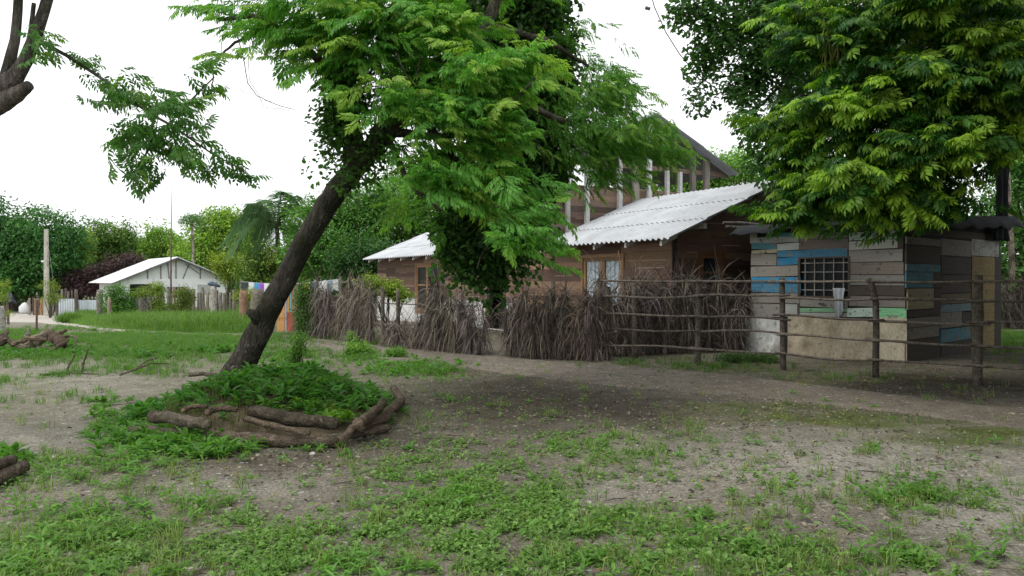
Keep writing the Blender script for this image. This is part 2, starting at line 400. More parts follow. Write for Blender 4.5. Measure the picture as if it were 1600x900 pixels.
pl = MB(); planks(pl, fr, 0.03, D_T, .3, 3.84, [wopt], clip=lambda z: (0.03, D_T) if z < EZ else ((z - EZ) / .4, D_T - (z - EZ) / .4), base=(.11, .066, .048)); pl.build('gable_cladding', M_WOOD, house)
so_ = MB()
for (a0, a1, z0, z1) in openings_grid(7.0, L_S, -.4, .85, [(o[0], o[1], max(o[2], -.3), 3) for o in ops if o[0] > 7]): so_.box(-.012, .028, a0, a1, z0, z1, (.62, .62, .60))
so_.build('white_socle', M_WHITE, house)
tr = MB()
for (a, b) in ((-.012, -.012), ): tr.box(-.035, .0, -.035, .0, -.3, EZ - .02, (.11, .065, .045))
tr.build('corner_board', M_TRIM, house)
def window(parent, wopn, face, curtain, fc=(.24, .135, .065), sash=2, mid=True):
    a0, a1, z0, z1 = wopn; f = MB(); W = .075
    face(f, a0 - W, a0, 0, .05, z0 - W, z1 + W, fc); face(f, a1, a1 + W, 0, .05, z0 - W, z1 + W, fc)
    face(f, a0, a1, 0, .048, z1, z1 + W, fc); face(f, a0, a1, 0, .06, z0 - W, z0, fc)
    fo = f.build('window', M_TRIM, parent)
    for k in range(sash):
        b0 = a0 + (a1 - a0) * k / sash + .004; b1 = a0 + (a1 - a0) * (k + 1) / sash - .004
        s = MB(); q = .085; c = np.array(fc) * 1.25
        face(s, b0, b0 + q, -.05, .02, z0, z1, c); face(s, b1 - q, b1, -.05, .02, z0, z1, c)
        face(s, b0 + q, b1 - q, -.05, .019, z1 - q, z1, c); face(s, b0 + q, b1 - q, -.05, .019, z0, z0 + q * 1.4, c)
        if mid: face(s, b0 + q, b1 - q, -.04, .015, (z0 + z1) / 2 + .1, (z0 + z1) / 2 + .15, c)
        s.build('sash', M_TRIM, fo)
        p = MB(); face(p, b0 + q, b1 - q, -.03, -.024, z0 + q, z1 - q, (.02, .025, .025)); 
        if curtain:
            n = 40; aa = np.linspace(b0 + q, b1 - q, n); dd = -.035 - .012 * np.sin(aa * 70) - .01 * np.sin(aa * 31)
            cu = MB()
            for i in range(n - 1): face(cu, aa[i], aa[i + 1] + .001, dd[i] - .0, dd[i] + .008, z0 + q, z1 - q, np.array([.60, .68, .72]) * (1 + .1 * math.sin(aa[i] * 70)))
            cu.build('curtain', M_CLOTH, fo)
        else: p.build('pane', M_PANE, fo)
    if not curtain:
        pass
    return fo
window(house, win1, ff, True, mid=False); window(house, win2, ff, False)
window(house, wopt, fr, False, fc=(.14, .07, .035), sash=1)
# door frame and post beside the dark doorway
df = MB(); ff(df, door[0] - .09, door[0], 0, .05, 0, 2.08, (.12, .085, .06)); ff(df, door[1], door[1] + .14, 0, .08, 0, 2.08, (.13, .10, .075)); ff(df, door[0], door[1], 0, .05, 2.0, 2.08, (.12, .085, .06))
df.build('door_frame', M_TRIM, house)
ROOF_SEG = [(-.5, s_of(858)), (9.65, L_S + .45)]
for (y0, y1) in ROOF_SEG:
    m = MB(); corrugated(m, -.5, EZ - .16, D_T / 2, EZ + .4 * D_T / 2 + .06, y0, y1)
    corrugated(m, D_T + .5, EZ - .16, D_T / 2 + .001, EZ + .4 * D_T / 2 + .06, y0, y1, courses=1)
    ro = m.build('roof', M_ROOF, house)
    for k in np.arange(y0 + .35, y1 - .1, 1.22):
        r_ = MB(); r_.hexa([(-.42, k, EZ - .30), (.02, k, EZ - .12), (.02, k + .07, EZ - .12), (-.42, k + .07, EZ - .30)], [(-.42, k, EZ - .19), (.02, k, EZ - .02), (.02, k + .07, EZ - .02), (-.42, k + .07, EZ - .19)], (.5, .49, .46)); r_.build('rafter', M_TRIM, house)
for tt in (.55, 1.6, 2.65, 3.75):
    z = roofz(tt) - .02; r_ = MB(); r_.box(tt - .035, tt + .035, -.45, .0, z - .12, z, (.42, .40, .37)); r_.build('purlin', M_TRIM, house)
# upper storey
TS0, TS1 = s_of(858), 9.6
tw = MB(); tw.box(.03, D_T - .03, TS0 + .03, TS0 + .1, EZ - .3, 4.2, rim); tw.box(.03, .1, TS0 + .1, TS1, EZ, 4.2, rim); tw.box(.1, D_T - .03, TS1 - .08, TS1, EZ, 4.2, rim); tw.box(D_T - .1, D_T - .03, TS0 + .1, TS1 - .08, EZ, 4.2, rim); tw.box(.1, D_T - .1, TS0 + .1, TS1 - .08, 2.62, 2.75, (.2, .18, .16))
tw.build('upper_wall', M_WOOD, house)
fu = lambda mb, a0, a1, o0, o1, z0, z1, c: mb.box(a0, a1, TS0 + .03 - o1, TS0 + .03 - o0, z0, z1, c)
pl = MB(); planks(pl, fu, .03, D_T, EZ - .1, 4.22, [], base=(.17, .115, .09)); pl.build('upper_cladding', M_WOOD, house)
pl = MB(); planks(pl, ff, TS0, TS1, EZ, 4.22, [], base=(.18, .11, .08)); pl.build('upper_front_cladding', M_WOOD, house)
UZ = lambda t: 6.36 - .45 * abs(t - 3.45)
for (px, wd, c, z1) in ((858, .26, (.17, .135, .10), 4.5), (885, .11, (.42, .41, .38), None), (915, .12, (.62, .62, .6), None), (966, .13, (.55, .54, .52), None), (991, .2, (.30, .27, .22), None), (1012, .13, (.74, .74, .72), None), (1040, .1, (.66, .65, .62), 4.82), (1060, .1, (.68, .67, .64), 4.82), (1080, .16, (.22, .19, .16), None), (1101, .2, (.25, .22, .19), None)):
    t = t_of(px, TS0); p_ = MB(); z1 = z1 or UZ(t) - .03
    p_.box(t - wd / 2, t + wd / 2, TS0 - .11, TS0 + .0, max(roofz(min(t, D_T - .1)) - .1, EZ - .1), z1, c); p_.build('upright', M_TRIM, house)
b_ = MB(); b_.box(.2, D_T + .3, TS0 + .002, TS0 + .1, 4.8, 4.94, (.2, .15, .11)); b_.build('tie_beam', M_TRIM, house)
for t in (.15, D_T / 2 + .2, D_T - .1):
    p_ = MB(); p_.box(t - .07, t + .07, TS1 - .25, TS1 - .11, 4.2, UZ(t) - .05, (.25, .22, .19)); p_.build('upright', M_TRIM, house)
for sgn in (-1, 1):
    p_ = MB(); x1 = 3.45 + sgn * 3.3; x0 = 3.45 + sgn * .01
    p_.hexa([(x0, TS0 - .04, 6.24), (x1, TS0 - .04, UZ(x1) - .1), (x1, TS0 + .04, UZ(x1) - .1), (x0, TS0 + .04, 6.24)], [(x0, TS0 - .04, 6.34), (x1, TS0 - .04, UZ(x1) - .0), (x1, TS0 + .04, UZ(x1) - .0), (x0, TS0 + .04, 6.34)], (.13, .1, .08)); p_.build('rafter', M_TRIM, house)
m = MB(); corrugated(m, -.1, UZ(-.1), 3.45, 6.41, TS0 - .45, TS1 + .5, col=(.30, .31, .32)); corrugated(m, 6.8, UZ(6.8), 3.451, 6.41, TS0 - .45, TS1 + .5, col=(.30, .31, .32), courses=2); m.build('upper_roof', M_ROOF, house)
# white dish on the plank wall
q = t_of(1017, TS0); dp = HO[:2] + ES * (TS0 + .06) + ET * q; d_ = MB()
prof = [(0, 0), (.09, .0), (.11, .03), (.2, .09), (.25, .14), (.255, .15), (.235, .14), (.18, .09), (.09, .04), (0, .03)]
n = 24; V = [(r * math.cos(2 * math.pi * j / n), r * math.sin(2 * math.pi * j / n), z) for r, z in prof for j in range(n)]
d_.add(V, [(i * n + j, i * n + (j + 1) % n, (i + 1) * n + (j + 1) % n, (i + 1) * n + j) for i in range(len(prof) - 1) for j in range(n)], (.8, .8, .78))
tag(d_.build('bowl', M_WHITE, smoothf=True, loc=(dp[0], dp[1], 4.225)), 'white bowl resting on top of the upper plank wall', 'bowl')
# red drum in the doorway
dc = HO[:2] + ES * (door[0] + .35) + ET * .9
dr = MB(); dr.tube([(0, 0, 0), (0, 0, .03), (0, 0, .3), (0, 0, .32), (0, 0, .58), (0, 0, .6), (0, 0, .86), (0, 0, .88)], [.27, .28, .28, .295, .295, .28, .28, .265], 24, (.38, .05, .04))
tag(dr.build('drum', M_METAL, loc=(dc[0], dc[1], 0.0)), 'red drum standing in the dark doorway of the plank house', 'drum')

# ------------------------------------------------------------------ patchwork shack
A = G(1171, 549); Bc = G(1416, 568); e1 = (Bc - A)[:2]; SW = np.linalg.norm(e1); e1 /= SW; SRZ = math.atan2(e1[1], e1[0]); e2 = np.array([-e1[1], e1[0]]); SD = 4.0
shack = empty('shack', (A[0], A[1], 0), 'small hut patched from grey, blue and green boards with barred window', 'shack', rz=SRZ)
FRONT = (A, Bc); SIDE_B = Bc[:2] + e2 * SD; SD = wall_hit(1390 + 562 / 3.214, 340 + 430 / 3.214, Bc, SIDE_B)[0]
rimc = (.03, .027, .025)
wz = lambda px, py: wall_hit(px, py, A, Bc)
Z5 = lambda zx, zy: (1150 + zx / 3.748, 340 + zy / 3.748)
def rect5(x0, y0, x1, y1):
    a0, _ = wz(*Z5(x0, (y0 + y1) / 2)); a1, _ = wz(*Z5(x1, (y0 + y1) / 2)); xm = (x0 + x1) / 2
    return a0, a1, wz(*Z5(xm, y1))[1], wz(*Z5(xm, y0))[1]
swin = rect5(374, 230, 655, 460)
HT = 2.68
core = MB()
for (a0, a1, z0, z1) in openings_grid(0.03, SW - .03, -.2, HT, [swin]): core.box(a0, a1, .03, .09, z0, z1, rimc)
core.box(SW - .09, SW - .03, .09, SD, -.2, HT + .15, rimc); core.box(.03, .09, .09, SD, -.2, HT, rimc); core.box(.09, SW - .09, SD - .06, SD, -.2, HT, rimc)
core.build('wall_core', M_BOARD, shack)
GB = (.25, .235, .205); DB = (.085, .07, .058); BL = (.07, .20, .30); MINT = (.40, .50, .43); PALE = (.45, .47, .44); TEAL = (.09, .25, .30)
front = [(-4, 60, 120, 148, PALE, 0), (85, 110, 365, 147, (.36, .38, .36), 0), (90, 147, 238, 184, TEAL, 'teal painted plank'), (90, 186, 238, 209, (.47, .42, .28), 'cream painted plank'), (86, 211, 236, 279, GB, 0), (86, 281, 372, 344, GB, 0),
    (240, 148, 368, 190, PALE, 0), (240, 191, 370, 231, BL, 'blue painted plank'), (241, 232, 372, 276, (.04, .22, .40), 'blue painted plank'), (250, 86, 352, 112, TEAL, 0),
    (88, 346, 375, 384, (.05, .24, .42), 'blue painted plank'), (88, 385, 377, 438, BL, 'blue painted plank'), (86, 440, 370, 500, GB, 0), (84, 502, 258, 580, (.24, .23, .21), 0), (260, 504, 357, 580, (.36, .38, .36), 0), (357, 440, 372, 580, DB, 0),
    (370, 60, 655, 122, GB, 0), (370, 123, 655, 184, (.19, .16, .135), 0), (368, 182, 652, 234, BL, 'blue painted lintel plank'), (375, 464, 652, 525, (.24, .225, .20), 0), (373, 527, 648, 554, (.22, .42, .25), 'flaking green plank'), (373, 555, 648, 580, (.40, .40, .37), 0),
    (660, 76, 940, 128, MINT, 'pale mint plank'), (660, 130, 945, 184, (.42, .42, .37), 0), (660, 186, 975, 258, (.25, .24, .22), 0), (658, 260, 980, 332, (.20, .175, .145), 0), (660, 334, 984, 396, (.20, .19, .175), 0), (660, 398, 986, 456, DB, 0), (660, 458, 990, 522, (.19, .17, .15), 0),
    (650, 527, 806, 582, MINT, 'pale mint plank'), (808, 527, 997, 588, (.20, .46, .25), 'green painted plank'), (660, 40, 940, 74, GB, 0), (940, 60, 980, 186, DB, 0)]
rest = MB()
for (x0, y0, x1, y1, c, lab) in front:
    a0, a1, z0, z1 = rect5(x0, y0, x1, y1); a0 = max(a0, .0); a1 = min(a1, SW); t = .02 + .008 * random.random(); k = random.uniform(-.014, .014)
    tgt = MB() if lab else rest; c = np.array(c) * random.uniform(.9, 1.1)
    tgt.hexa([(a0, .03 - t, z0 - k), (a1, .03 - t, z0 + k), (a1, .03, z0 + k), (a0, .03, z0 - k)], [(a0, .03 - t, z1 - .008 - k), (a1, .03 - t, z1 - .008 + k), (a1, .03, z1 - .008 + k), (a0, .03, z1 - .008 - k)], c)
    if lab: o = tgt.build('painted_plank', M_PAINT, shack); o['label'] = lab
rest.build('front_cladding', M_BOARD, shack)
for (x0, x1, c, y1, tk) in ((58, 272, (.52, .53, .51), 815, .05), (303, 802, (.43, .37, .275), 846, .035), (804, 1000, (.42, .375, .28), 862, .03)):
    a0, a1, z0, z1 = rect5(x0, 586, x1, y1); m = MB(); m.box(a0, a1, .03 - tk, .03, min(z0, -.05), z1, c); o = m.build('lower_panel', M_CONC, shack); o['label'] = 'light grey concrete panel' if x0 < 100 else 'stained tan concrete panel'
# barred window
f = MB(); a0, a1, z0, z1 = swin; fc = (.09, .075, .06); W = .05
f.box(a0 - W, a0, -.0, .05, z0 - W, z1, fc); f.box(a1, a1 + W, -.0, .05, z0 - W, z1, fc); f.box(a0, a1, -.003, .05, z0 - W, z0, fc); f.box(a0, a1, -.002, .05, z1 - .03, z1, fc)
wo = f.build('window', M_BOARD, shack); gr = MB(); gc = (.36, .34, .31)
for k in np.linspace(a0 + .10, a1 - .10, 5): gr.tube([(k, .03, z0 - .01), (k, .03, z1)], .009, 6, gc)
for k in np.linspace(z0 + .12, z1 - .12, 4): gr.tube([(a0, .045, k), (a1, .045, k)], .009, 6, gc)
gr.build('grille', M_METAL, wo); p = MB(); p.box(a0, a1, .078, .085, z0, z1, (.012, .014, .016)); p.build('pane', M_PANE, wo)  # black sheet stands for the unlit hut interior behind the bars
# scroll bracket under the window
sb = MB(); cx_, cz_ = wz(*Z5(507, 508))
for s in (-1, 1):
    pts = []
    for k in range(22):
        a = k / 21 * 4.6; r = .055 - .009 * a; pts.append((cx_ + s * (.052 + r * math.cos(a + 2.2) * .9), -.012, cz_ + r * math.sin(a + 2.2) * .8 * s))
    sb.tube(pts, .008, 6, (.08, .075, .07))
sb.build('scroll_bracket', M_METAL, shack)
# side wall
sz = lambda px, py: wall_hit(px, py, Bc, SIDE_B)
Z6 = lambda zx, zy: (1390 + zx / 3.214, 340 + zy / 3.214)
side = [(75, 100, 258, 138, GB, 0), (78, 140, 258, 231, DB, 0), (86, 232, 257, 271, TEAL, 'teal plank on the dark side wall'), (86, 272, 222, 352, TEAL, 'teal plank on the dark side wall'), (224, 272, 260, 352, DB, 0), (92, 354, 222, 459, (.33, .29, .19), 0), (224, 354, 260, 459, DB, 0), (95, 461, 256, 496, DB, 0),
    (98, 498, 256, 546, GB, 0), (98, 548, 250, 604, (.24, .22, .19), 0), (80, 606, 256, 740, DB, 0), (262, 110, 412, 193, GB, 0), (262, 195, 410, 284, DB, 0), (262, 286, 410, 378, DB, 0), (262, 380, 410, 430, (.2, .16, .10), 0), (258, 432, 412, 472, (.20, .30, .31), 0), (258, 474, 366, 551, GB, 0), (368, 474, 412, 551, DB, 0),
    (262, 553, 422, 618, TEAL, 'teal plank on the dark side wall'), (262, 620, 412, 700, DB, 0), (415, 112, 552, 194, (.40, .41, .38), 'pale plank over the side door'), (528, 196, 560, 690, (.05, .045, .04), 0), (75, 60, 560, 98, DB, 0)]
rest = MB(); 
def siderect(x0, y0, x1, y1):
    a0, _ = sz(*Z6(x0, (y0 + y1) / 2)); a1, _ = sz(*Z6(x1, (y0 + y1) / 2)); xm = (x0 + x1) / 2
    return a0, a1, sz(*Z6(xm, y1))[1], sz(*Z6(xm, y0))[1]
for (x0, y0, x1, y1, c, lab) in side:
    a0, a1, z0, z1 = siderect(x0, y0, x1, y1); t = .02 + .01 * random.random(); tgt = MB() if lab else rest; a0 = max(a0, 0); a1 = min(a1, SD)
    tgt.box(SW - .03, SW - .03 + t, a0, a1, max(z0, -.1), z1 - .008, np.array(c) * random.uniform(.9, 1.1))
    if lab: o = tgt.build('painted_plank', M_PAINT, shack); o['label'] = lab
rest.build('side_cladding', M_BOARD, shack)
a0, a1, z0, z1 = siderect(412, 196, 526, 668); m = MB()
for k in range(5):
    zz0 = z0 + (z1 - z0) * k / 5; m.box(SW - .03, SW + .004, a0, a1, zz0 + .003, zz0 + (z1 - z0) / 5 - .003, (.25, .19, .08))
o = m.build('door', M_BOARD, shack); o['label'] = 'yellowish boarded side door'; m = MB(); m.box(SW + .004, SW + .03, a0 + .05, a0 + .08, 1.0, 1.12, (.1, .1, .1)); m.build('handle', M_METAL, o)
# roof sheet
m = MB(); n = 30
for (x0, x1, y0, y1, z0, z1, c) in ((-.3, SW + .35, -.35, SD + .4, HT + .02, HT + .35, (.035, .037, .04)), ):
    xs = np.linspace(x0, x1, n); ysr = np.linspace(y0, y1, n); X, Y = np.meshgrid(xs, ysr); Zr = z0 + (z1 - z0) * (Y - y0) / (y1 - y0) + .05 * (fbm(X, Y, .5, 71) - .5)
    Zr[0] -= .10 + .12 * vnoise(xs, xs * 0, .3, 72); Zr[:, -1] -= .2 + .12 * vnoise(ysr, ysr * 0, .3, 73); Zr[:, 0] -= .08
    ii = np.arange(n * n).reshape(n, n); qd = np.stack([ii[:-1, :-1], ii[:-1, 1:], ii[1:, 1:], ii[1:, :-1]], -1).reshape(-1, 4)
    m.add(np.stack([X, Y, Zr], -1).reshape(-1, 3), qd, c)
o = m.build('roof', M_TARP, shack, smoothf=True); md = o.modifiers.new('s', 'SOLIDIFY'); md.thickness = .012
# crooked roof poles poking out beyond the hut
for k, (px0, py0, px1, py1) in enumerate(((1130, 348, 1190, 352), (1134, 354, 1192, 360))):
    m = MB()
    p0, p1 = P(px0, py0, 16.6), P(px1, py1, 16.75); c = np.array([A[0], A[1], 0]); rot = lambda v: np.array([(v - c)[:2] @ e1, (v - c)[:2] @ e2, v[2]])
    m.tube([rot(p0), rot((p0 + p1) / 2 + [0, 0, .02]), rot(p1)], [.03, .035, .04], 8, (.2, .18, .16)); m.build('roof_pole', M_LOG, shack)
# black tarpaulin hung behind the hut's far corner
tc0 = Bc[:2] + e2 * (SD - 1.05) + e1 * .12; V = []; n = 24
zt = P(1540, 228, 16.6)[2]; m = MB()
for i in range(n):
    for j in range(n):
        k = i / (n - 1); l = j / (n - 1); off = .05 * math.sin(k * 17 + l * 2) * (1 - .5 * l) + .04 * vnoise(k * 3, l * 3, .4, 81)
        xy = tc0 + e2 * (1.05 * k) + e1 * off; V.append((xy[0], xy[1], HT - .25 + (zt - HT + .25) * l - .06 * math.sin(k * math.pi) * l))
ii = np.arange(n * n).reshape(n, n); m.add(V, np.stack([ii[:-1, :-1], ii[:-1, 1:], ii[1:, 1:], ii[1:, :-1]], -1).reshape(-1, 4), (.022, .025, .028))
o = m.build('tarpaulin', M_TARP, smoothf=True); md = o.modifiers.new('s', 'SOLIDIFY'); md.thickness = .006; tag(o, 'black tarpaulin hanging upright above the dark side wall of the patched hut', 'tarpaulin')
# rag on the window
def drape(name, px0, px1, py0, py1, A_, B_, out, col, label, seed=0):
    c0, z1 = wall_hit(px0, py0, A_, B_); c1, z0 = wall_hit(px1, py1, A_, B_); e = np.array(B_[:2]) - np.array(A_[:2]); e /= np.linalg.norm(e); nn = np.array([e[1], -e[0]])
    V = []; n = 18; m = MB()
    for j in range(n):
        l = j / (n - 1); wd = 1 - .35 * math.sin(l * 2.2) * (seed % 2 == 0)
        for i in range(n):
            k = i / (n - 1); kk = .5 + (k - .5) * wd + .12 * l
            xy = np.array(A_[:2]) + e * (c0 + (c1 - c0) * kk) + nn * (out + .03 * math.sin(k * 13 + l * 3 + seed) * (.3 + l)); V.append((xy[0], xy[1], z1 + (z0 - z1) * l - .07 * l * math.sin(k * 5 + seed)))
    ii = np.arange(n * n).reshape(n, n); m.add(V, np.stack([ii[:-1, :-1], ii[1:, :-1], ii[1:, 1:], ii[:-1, 1:]], -1).reshape(-1, 4), col)
    o = m.build(name, M_CLOTH, smoothf=True); md = o.modifiers.new('s', 'SOLIDIFY'); md.thickness = .008; return tag(o, label, 'cloth')
drape('rag', 1303, 1322, 450, 492, A, Bc, .06, (.50, .53, .56), 'crumpled pale grey rag hanging from the barred window of the hut')
def on(px, py): 
    p = G(px, py); return p
# ------------------------------------------------------------------ pole fence
posts = [on(947, 563), on(992, 560), on(1090, 569), on(1224, 578), on(1368, 590), on(1527, 602)]
v = posts[5] - posts[4]; posts += [posts[5] + v * 1.02, posts[5] + v * 2.1]
pf = empty('pole_fence', posts[2], 'rustic fence of crooked round poles on posts in front of the patched hut', 'fence')
def pole(a, b, r0, r1, n=9, bend=.03, col=(.155, .13, .105), sides=8):
    pts = []; ph = random.random() * 6; b1 = random.uniform(-bend, bend); b2 = random.uniform(-bend, bend)
    for i in range(n):
        k = i / (n - 1); o = math.sin(k * math.pi) * b1 + math.sin(k * 2 * math.pi + ph * .2) * b2 * .6
        pts.append(np.asarray(a) * (1 - k) + np.asarray(b) * k + np.array([0, b2 * .3 * math.sin(k * 5), o]))
    return pts, [r0 * (1 - i / (n - 1)) + r1 * i / (n - 1) for i in range(n)]
for i, p in enumerate(posts):
    m = LMB(posts[2]); c = np.array([.16, .138, .112]) * random.uniform(.85, 1.2); r = (.075, .06, .055, .05, .05, .065, .06, .06)[i]; top = (1.42, 1.50, 1.57, 1.58, 1.60, 1.62, 1.6, 1.6)[i]
    b = p.copy(); b[2] -= .15; t = b + [random.uniform(-.03, .03), 0, top + .15]
    if i == 4: pts = [b, b + [.01, 0, .9], b + [-.005, 0, 1.35], b + [-.06, 0, 1.6], b + [-.12, 0, 1.72]]; rr = [.055, .05, .05, .048, .045]
    else:
        pts, rr = pole(b, t, r * 1.08, r * .92, 7, .012)
    if i == 5: rr = [x * (1.25 if 4 <= k <= 4 else 1) for k, x in enumerate(rr)]
    m.tube(pts, rr, 10, c, wob=.1); m.build('post', M_LOG, pf, smoothf=True)
for i in range(1, len(posts) - 1):
    for zz, r in ((1.52, .021), (1.24, .021), (.90, .021), (.61, .02), (.30, .019)):
        a, b = posts[i].copy(), posts[i + 1].copy(); 
        if i == 1: a = posts[0].copy()
        d = (b - a) / np.linalg.norm(b - a); off = np.array([d[1], -d[0], 0]) * (.065 + .022 * (i % 2))
        a = a - d * random.uniform(.03, .16) + off; b = b + d * random.uniform(.05, .18) + off
        k = .035 if zz < 1.4 else .01
        a[2] = H(a[0], a[1]) * .3 + zz + random.uniform(-k, k) + (.012 if i % 2 else -.012); b[2] = H(b[0], b[1]) * .3 + zz + random.uniform(-k, k)
        m = LMB(posts[2]); pts, rr = pole(a, b, r * 1.1, r * .85, 12, .03 if zz < 1.4 else .012); m.tube(pts, rr, 7, np.array([.20, .172, .142]) * random.uniform(.7, 1.25), wob=.12); m.build('rail', M_LOG, pf, smoothf=True)

# ------------------------------------------------------------------ dried palm frond fences
def frond_mesh(mb, base, top, lean, arch, n_leaf=64, ll=.6, col=(.17, .14, .115), spread=.5, hang=True):
    """one dry frond: stiff rachis from BASE up to TOP, leaflets hanging from its upper part"""
    base = np.asarray(base, float); top = np.asarray(top, float); K = 9; pts = []
    hgt = top[2] - base[2]
    for i in range(K):
        k = i / (K - 1); p = base * (1 - k) + top * k
        p = p + np.array([lean[0], lean[1], 0]) * math.sin(k * math.pi) * .4
        if arch: p = p + np.array([arch[0], arch[1], -abs(arch[2])]) * max(0, k - .55) ** 2 * 5
        pts.append(p)
    mb.tube(pts, [random.uniform(.02, .034) * (1 - .75 * i / (K - 1)) for i in range(K)], 5, np.array(col) * random.uniform(1.1, 1.8))
    pts = np.array(pts); V = []; Fc = []; Cs = []
    for q in range(n_leaf):
        k = .08 + .92 * ((q + random.random()) / n_leaf) ** .85; x = k * (K - 1); i = min(int(x), K - 2); p = pts[i] * (1 - x + i) + pts[i + 1] * (x - i)
        a = random.uniform(0, 2 * math.pi); out = np.array([math.cos(a), math.sin(a), 0]); L = ll * random.uniform(.5, 1.2)
        up = random.random() < .10; rise = random.uniform(.4, 1.3) if up else random.uniform(-.9, .5)
        d0 = out * spread * random.uniform(.4, 1.5) + np.array([0, 0, rise])
        d0 /= np.linalg.norm(d0); side = np.cross(d0, [random.random() - .5, random.random() - .5, .3]); side /= np.linalg.norm(side); wdt = random.uniform(.003, .0075)
        q0 = len(V); c = p.copy(); dd = d0.copy(); NSG = 5
        for sgi in range(NSG + 1):
            wv = side * wdt * (1, 1.1, 1., .8, .6, .1)[sgi]; V += [c - wv, c + wv]
            dd = dd + np.array([0, 0, -.10 if up else -.42]) + .16 * (np.random.rand(3) - .5); dd /= np.linalg.norm(dd); c = c + dd * L / NSG
            lim = H(p[0], p[1]) if sgi == 0 else lim
            if c[2] < lim + .015: c[2] = lim + .015
        cc = np.array(col) * random.uniform(.28, 1.7) * np.array([1, random.uniform(.95, 1.02), random.uniform(.88, 1.08)])
        for sgi in range(NSG): Fc.append((q0 + 2 * sgi, q0 + 2 * sgi + 1, q0 + 2 * sgi + 3, q0 + 2 * sgi + 2)); Cs.append(cc)
    mb.add(V, np.array(Fc), np.array(Cs))
np.random.seed(3)
def interp_line(L, px): return float(np.interp(px, [l[0] for l in L], [l[1] for l in L]))
def palm_fence(label, basepx, toppx, step, gaps=(), post_px=(), thick=.16, seed=0, col=(.165, .142, .12), ll=.75, arch_p=.25):
    random.seed(seed); x0, x1 = basepx[0][0], basepx[-1][0]; o = on((x0 + x1) / 2, interp_line(basepx, (x0 + x1) / 2)); o = np.array([o[0], o[1], H(o[0], o[1])])
    fe = empty('palm_frond_fence', o, label, 'fence')
    px = x0; pts = []
    while px <= x1:
        py = interp_line(basepx, px); p = on(px, py); d = p[1]
        if not any(g0 < px < g1 for g0, g1 in gaps):
            tz = EYE + (HOR - (interp_line(toppx, px) + random.uniform(-4, 26))) * d / F
            b = p + [random.uniform(-.06, .06), random.uniform(-thick, thick), 0]; t = np.array([b[0] + random.uniform(-.2, .2), b[1] + random.uniform(-.12, .12), tz])
            arch = None
            if random.random() < arch_p: arch = (random.choice((-1, 1)) * random.uniform(.2, .5), random.uniform(-.3, .2), random.uniform(.15, .4))
            m = LMB(o); c = np.array(col) * random.uniform(.65, 1.3) * np.array([1, random.uniform(.96, 1.03), random.uniform(.9, 1.1)])
            frond_mesh(m, b, t, (random.uniform(-.3, .3), random.uniform(-.15, .15)), arch, n_leaf=int(215 * (tz - b[2]) / 1.4), ll=ll, col=c); m.build('dry_frond', M_PALM, fe)
        px += step * F / d * random.uniform(.6, 1.4)
    for (bx, top) in post_px:
        p = on(bx, interp_line(basepx, bx)); m = LMB(o); t = np.array([p[0], p[1], EYE + (HOR - top) * p[1] / F]); a, r = pole(p - [0, 0, .2], t, .05, .045, 6, .01); m.tube(a, r, 9, (.17, .15, .12), wob=.1); m.build('post', M_LOG, fe, smoothf=True)
    for zz in (.45, 1.0):
        a, b = on(*basepx[0]), on(*basepx[-1]); L = [on(*q) + [0, .05, zz] for q in basepx]; m = LMB(o); m.tube(L, .014, 6, (.14, .115, .09)); m.build('rail', M_LOG, fe)
    return fe
palm_fence('ragged fence of hanging dry palm fronds by the road, beside the painted gate', [(468, 522), (500, 528), (545, 533), (590, 538), (612, 542), (660, 547), (705, 551), (744, 554)],
           [(468, 455), (490, 456), (512, 438), (540, 430), (565, 432), (585, 454), (600, 492), (648, 494), (662, 450), (685, 430), (705, 434), (725, 452), (752, 486)], .09, gaps=[(588, 606), (644, 655)], post_px=((598, 448), (622, 452), (690, 440)), seed=11)
palm_fence('tight upright fence of dry palm stalks between the yard opening and the pole fence', [(797, 556), (830, 559), (880, 561), (948, 564)],
           [(785, 478), (800, 468), (830, 452), (870, 447), (910, 449), (948, 437)], .062, post_px=((864, 440), (935, 446)), thick=.10, seed=12, col=(.135, .114, .094), ll=.55, arch_p=.1)
palm_fence('bushy fence of dry palm fronds standing behind the pole fence, next to the hut', [(952, 557), (1000, 553), (1060, 551), (1120, 550), (1168, 549)],
           [(950, 430), (968, 405), (985, 432), (1010, 437), (1030, 422), (1062, 422), (1085, 436), (1102, 415), (1130, 440), (1168, 432)], .075, thick=.2, seed=13, col=(.15, .13, .11), arch_p=.45, ll=.65)
palm_fence('dark dry frond fence beyond the hut at the edge of the woods', [(1548, 515), (1600, 514), (1700, 513)], [(1548, 440), (1600, 437), (1700, 436)], .2, seed=14, col=(.10, .085, .07))
# red-brown dead fronds leaning at the fence corner
random.seed(5)
pc_ = on(985, 556)
for i, (bx, tx, ty) in enumerate(((975, 966, 392), (985, 992, 405))):
    b = on(bx, 556); t = P(tx, ty, b[1]); m = LMB(b); frond_mesh(m, b, t, (.2, 0), None, 40, .45, (.25, .15, .095), spread=.6)
    o = m.build('dead_frond', M_PALM); o.location = b; tag(o, ('reddish dead palm frond leaning upright at the fence corner, taller one', 'reddish dead palm frond leaning at the fence corner, shorter one')[i], 'palm frond')

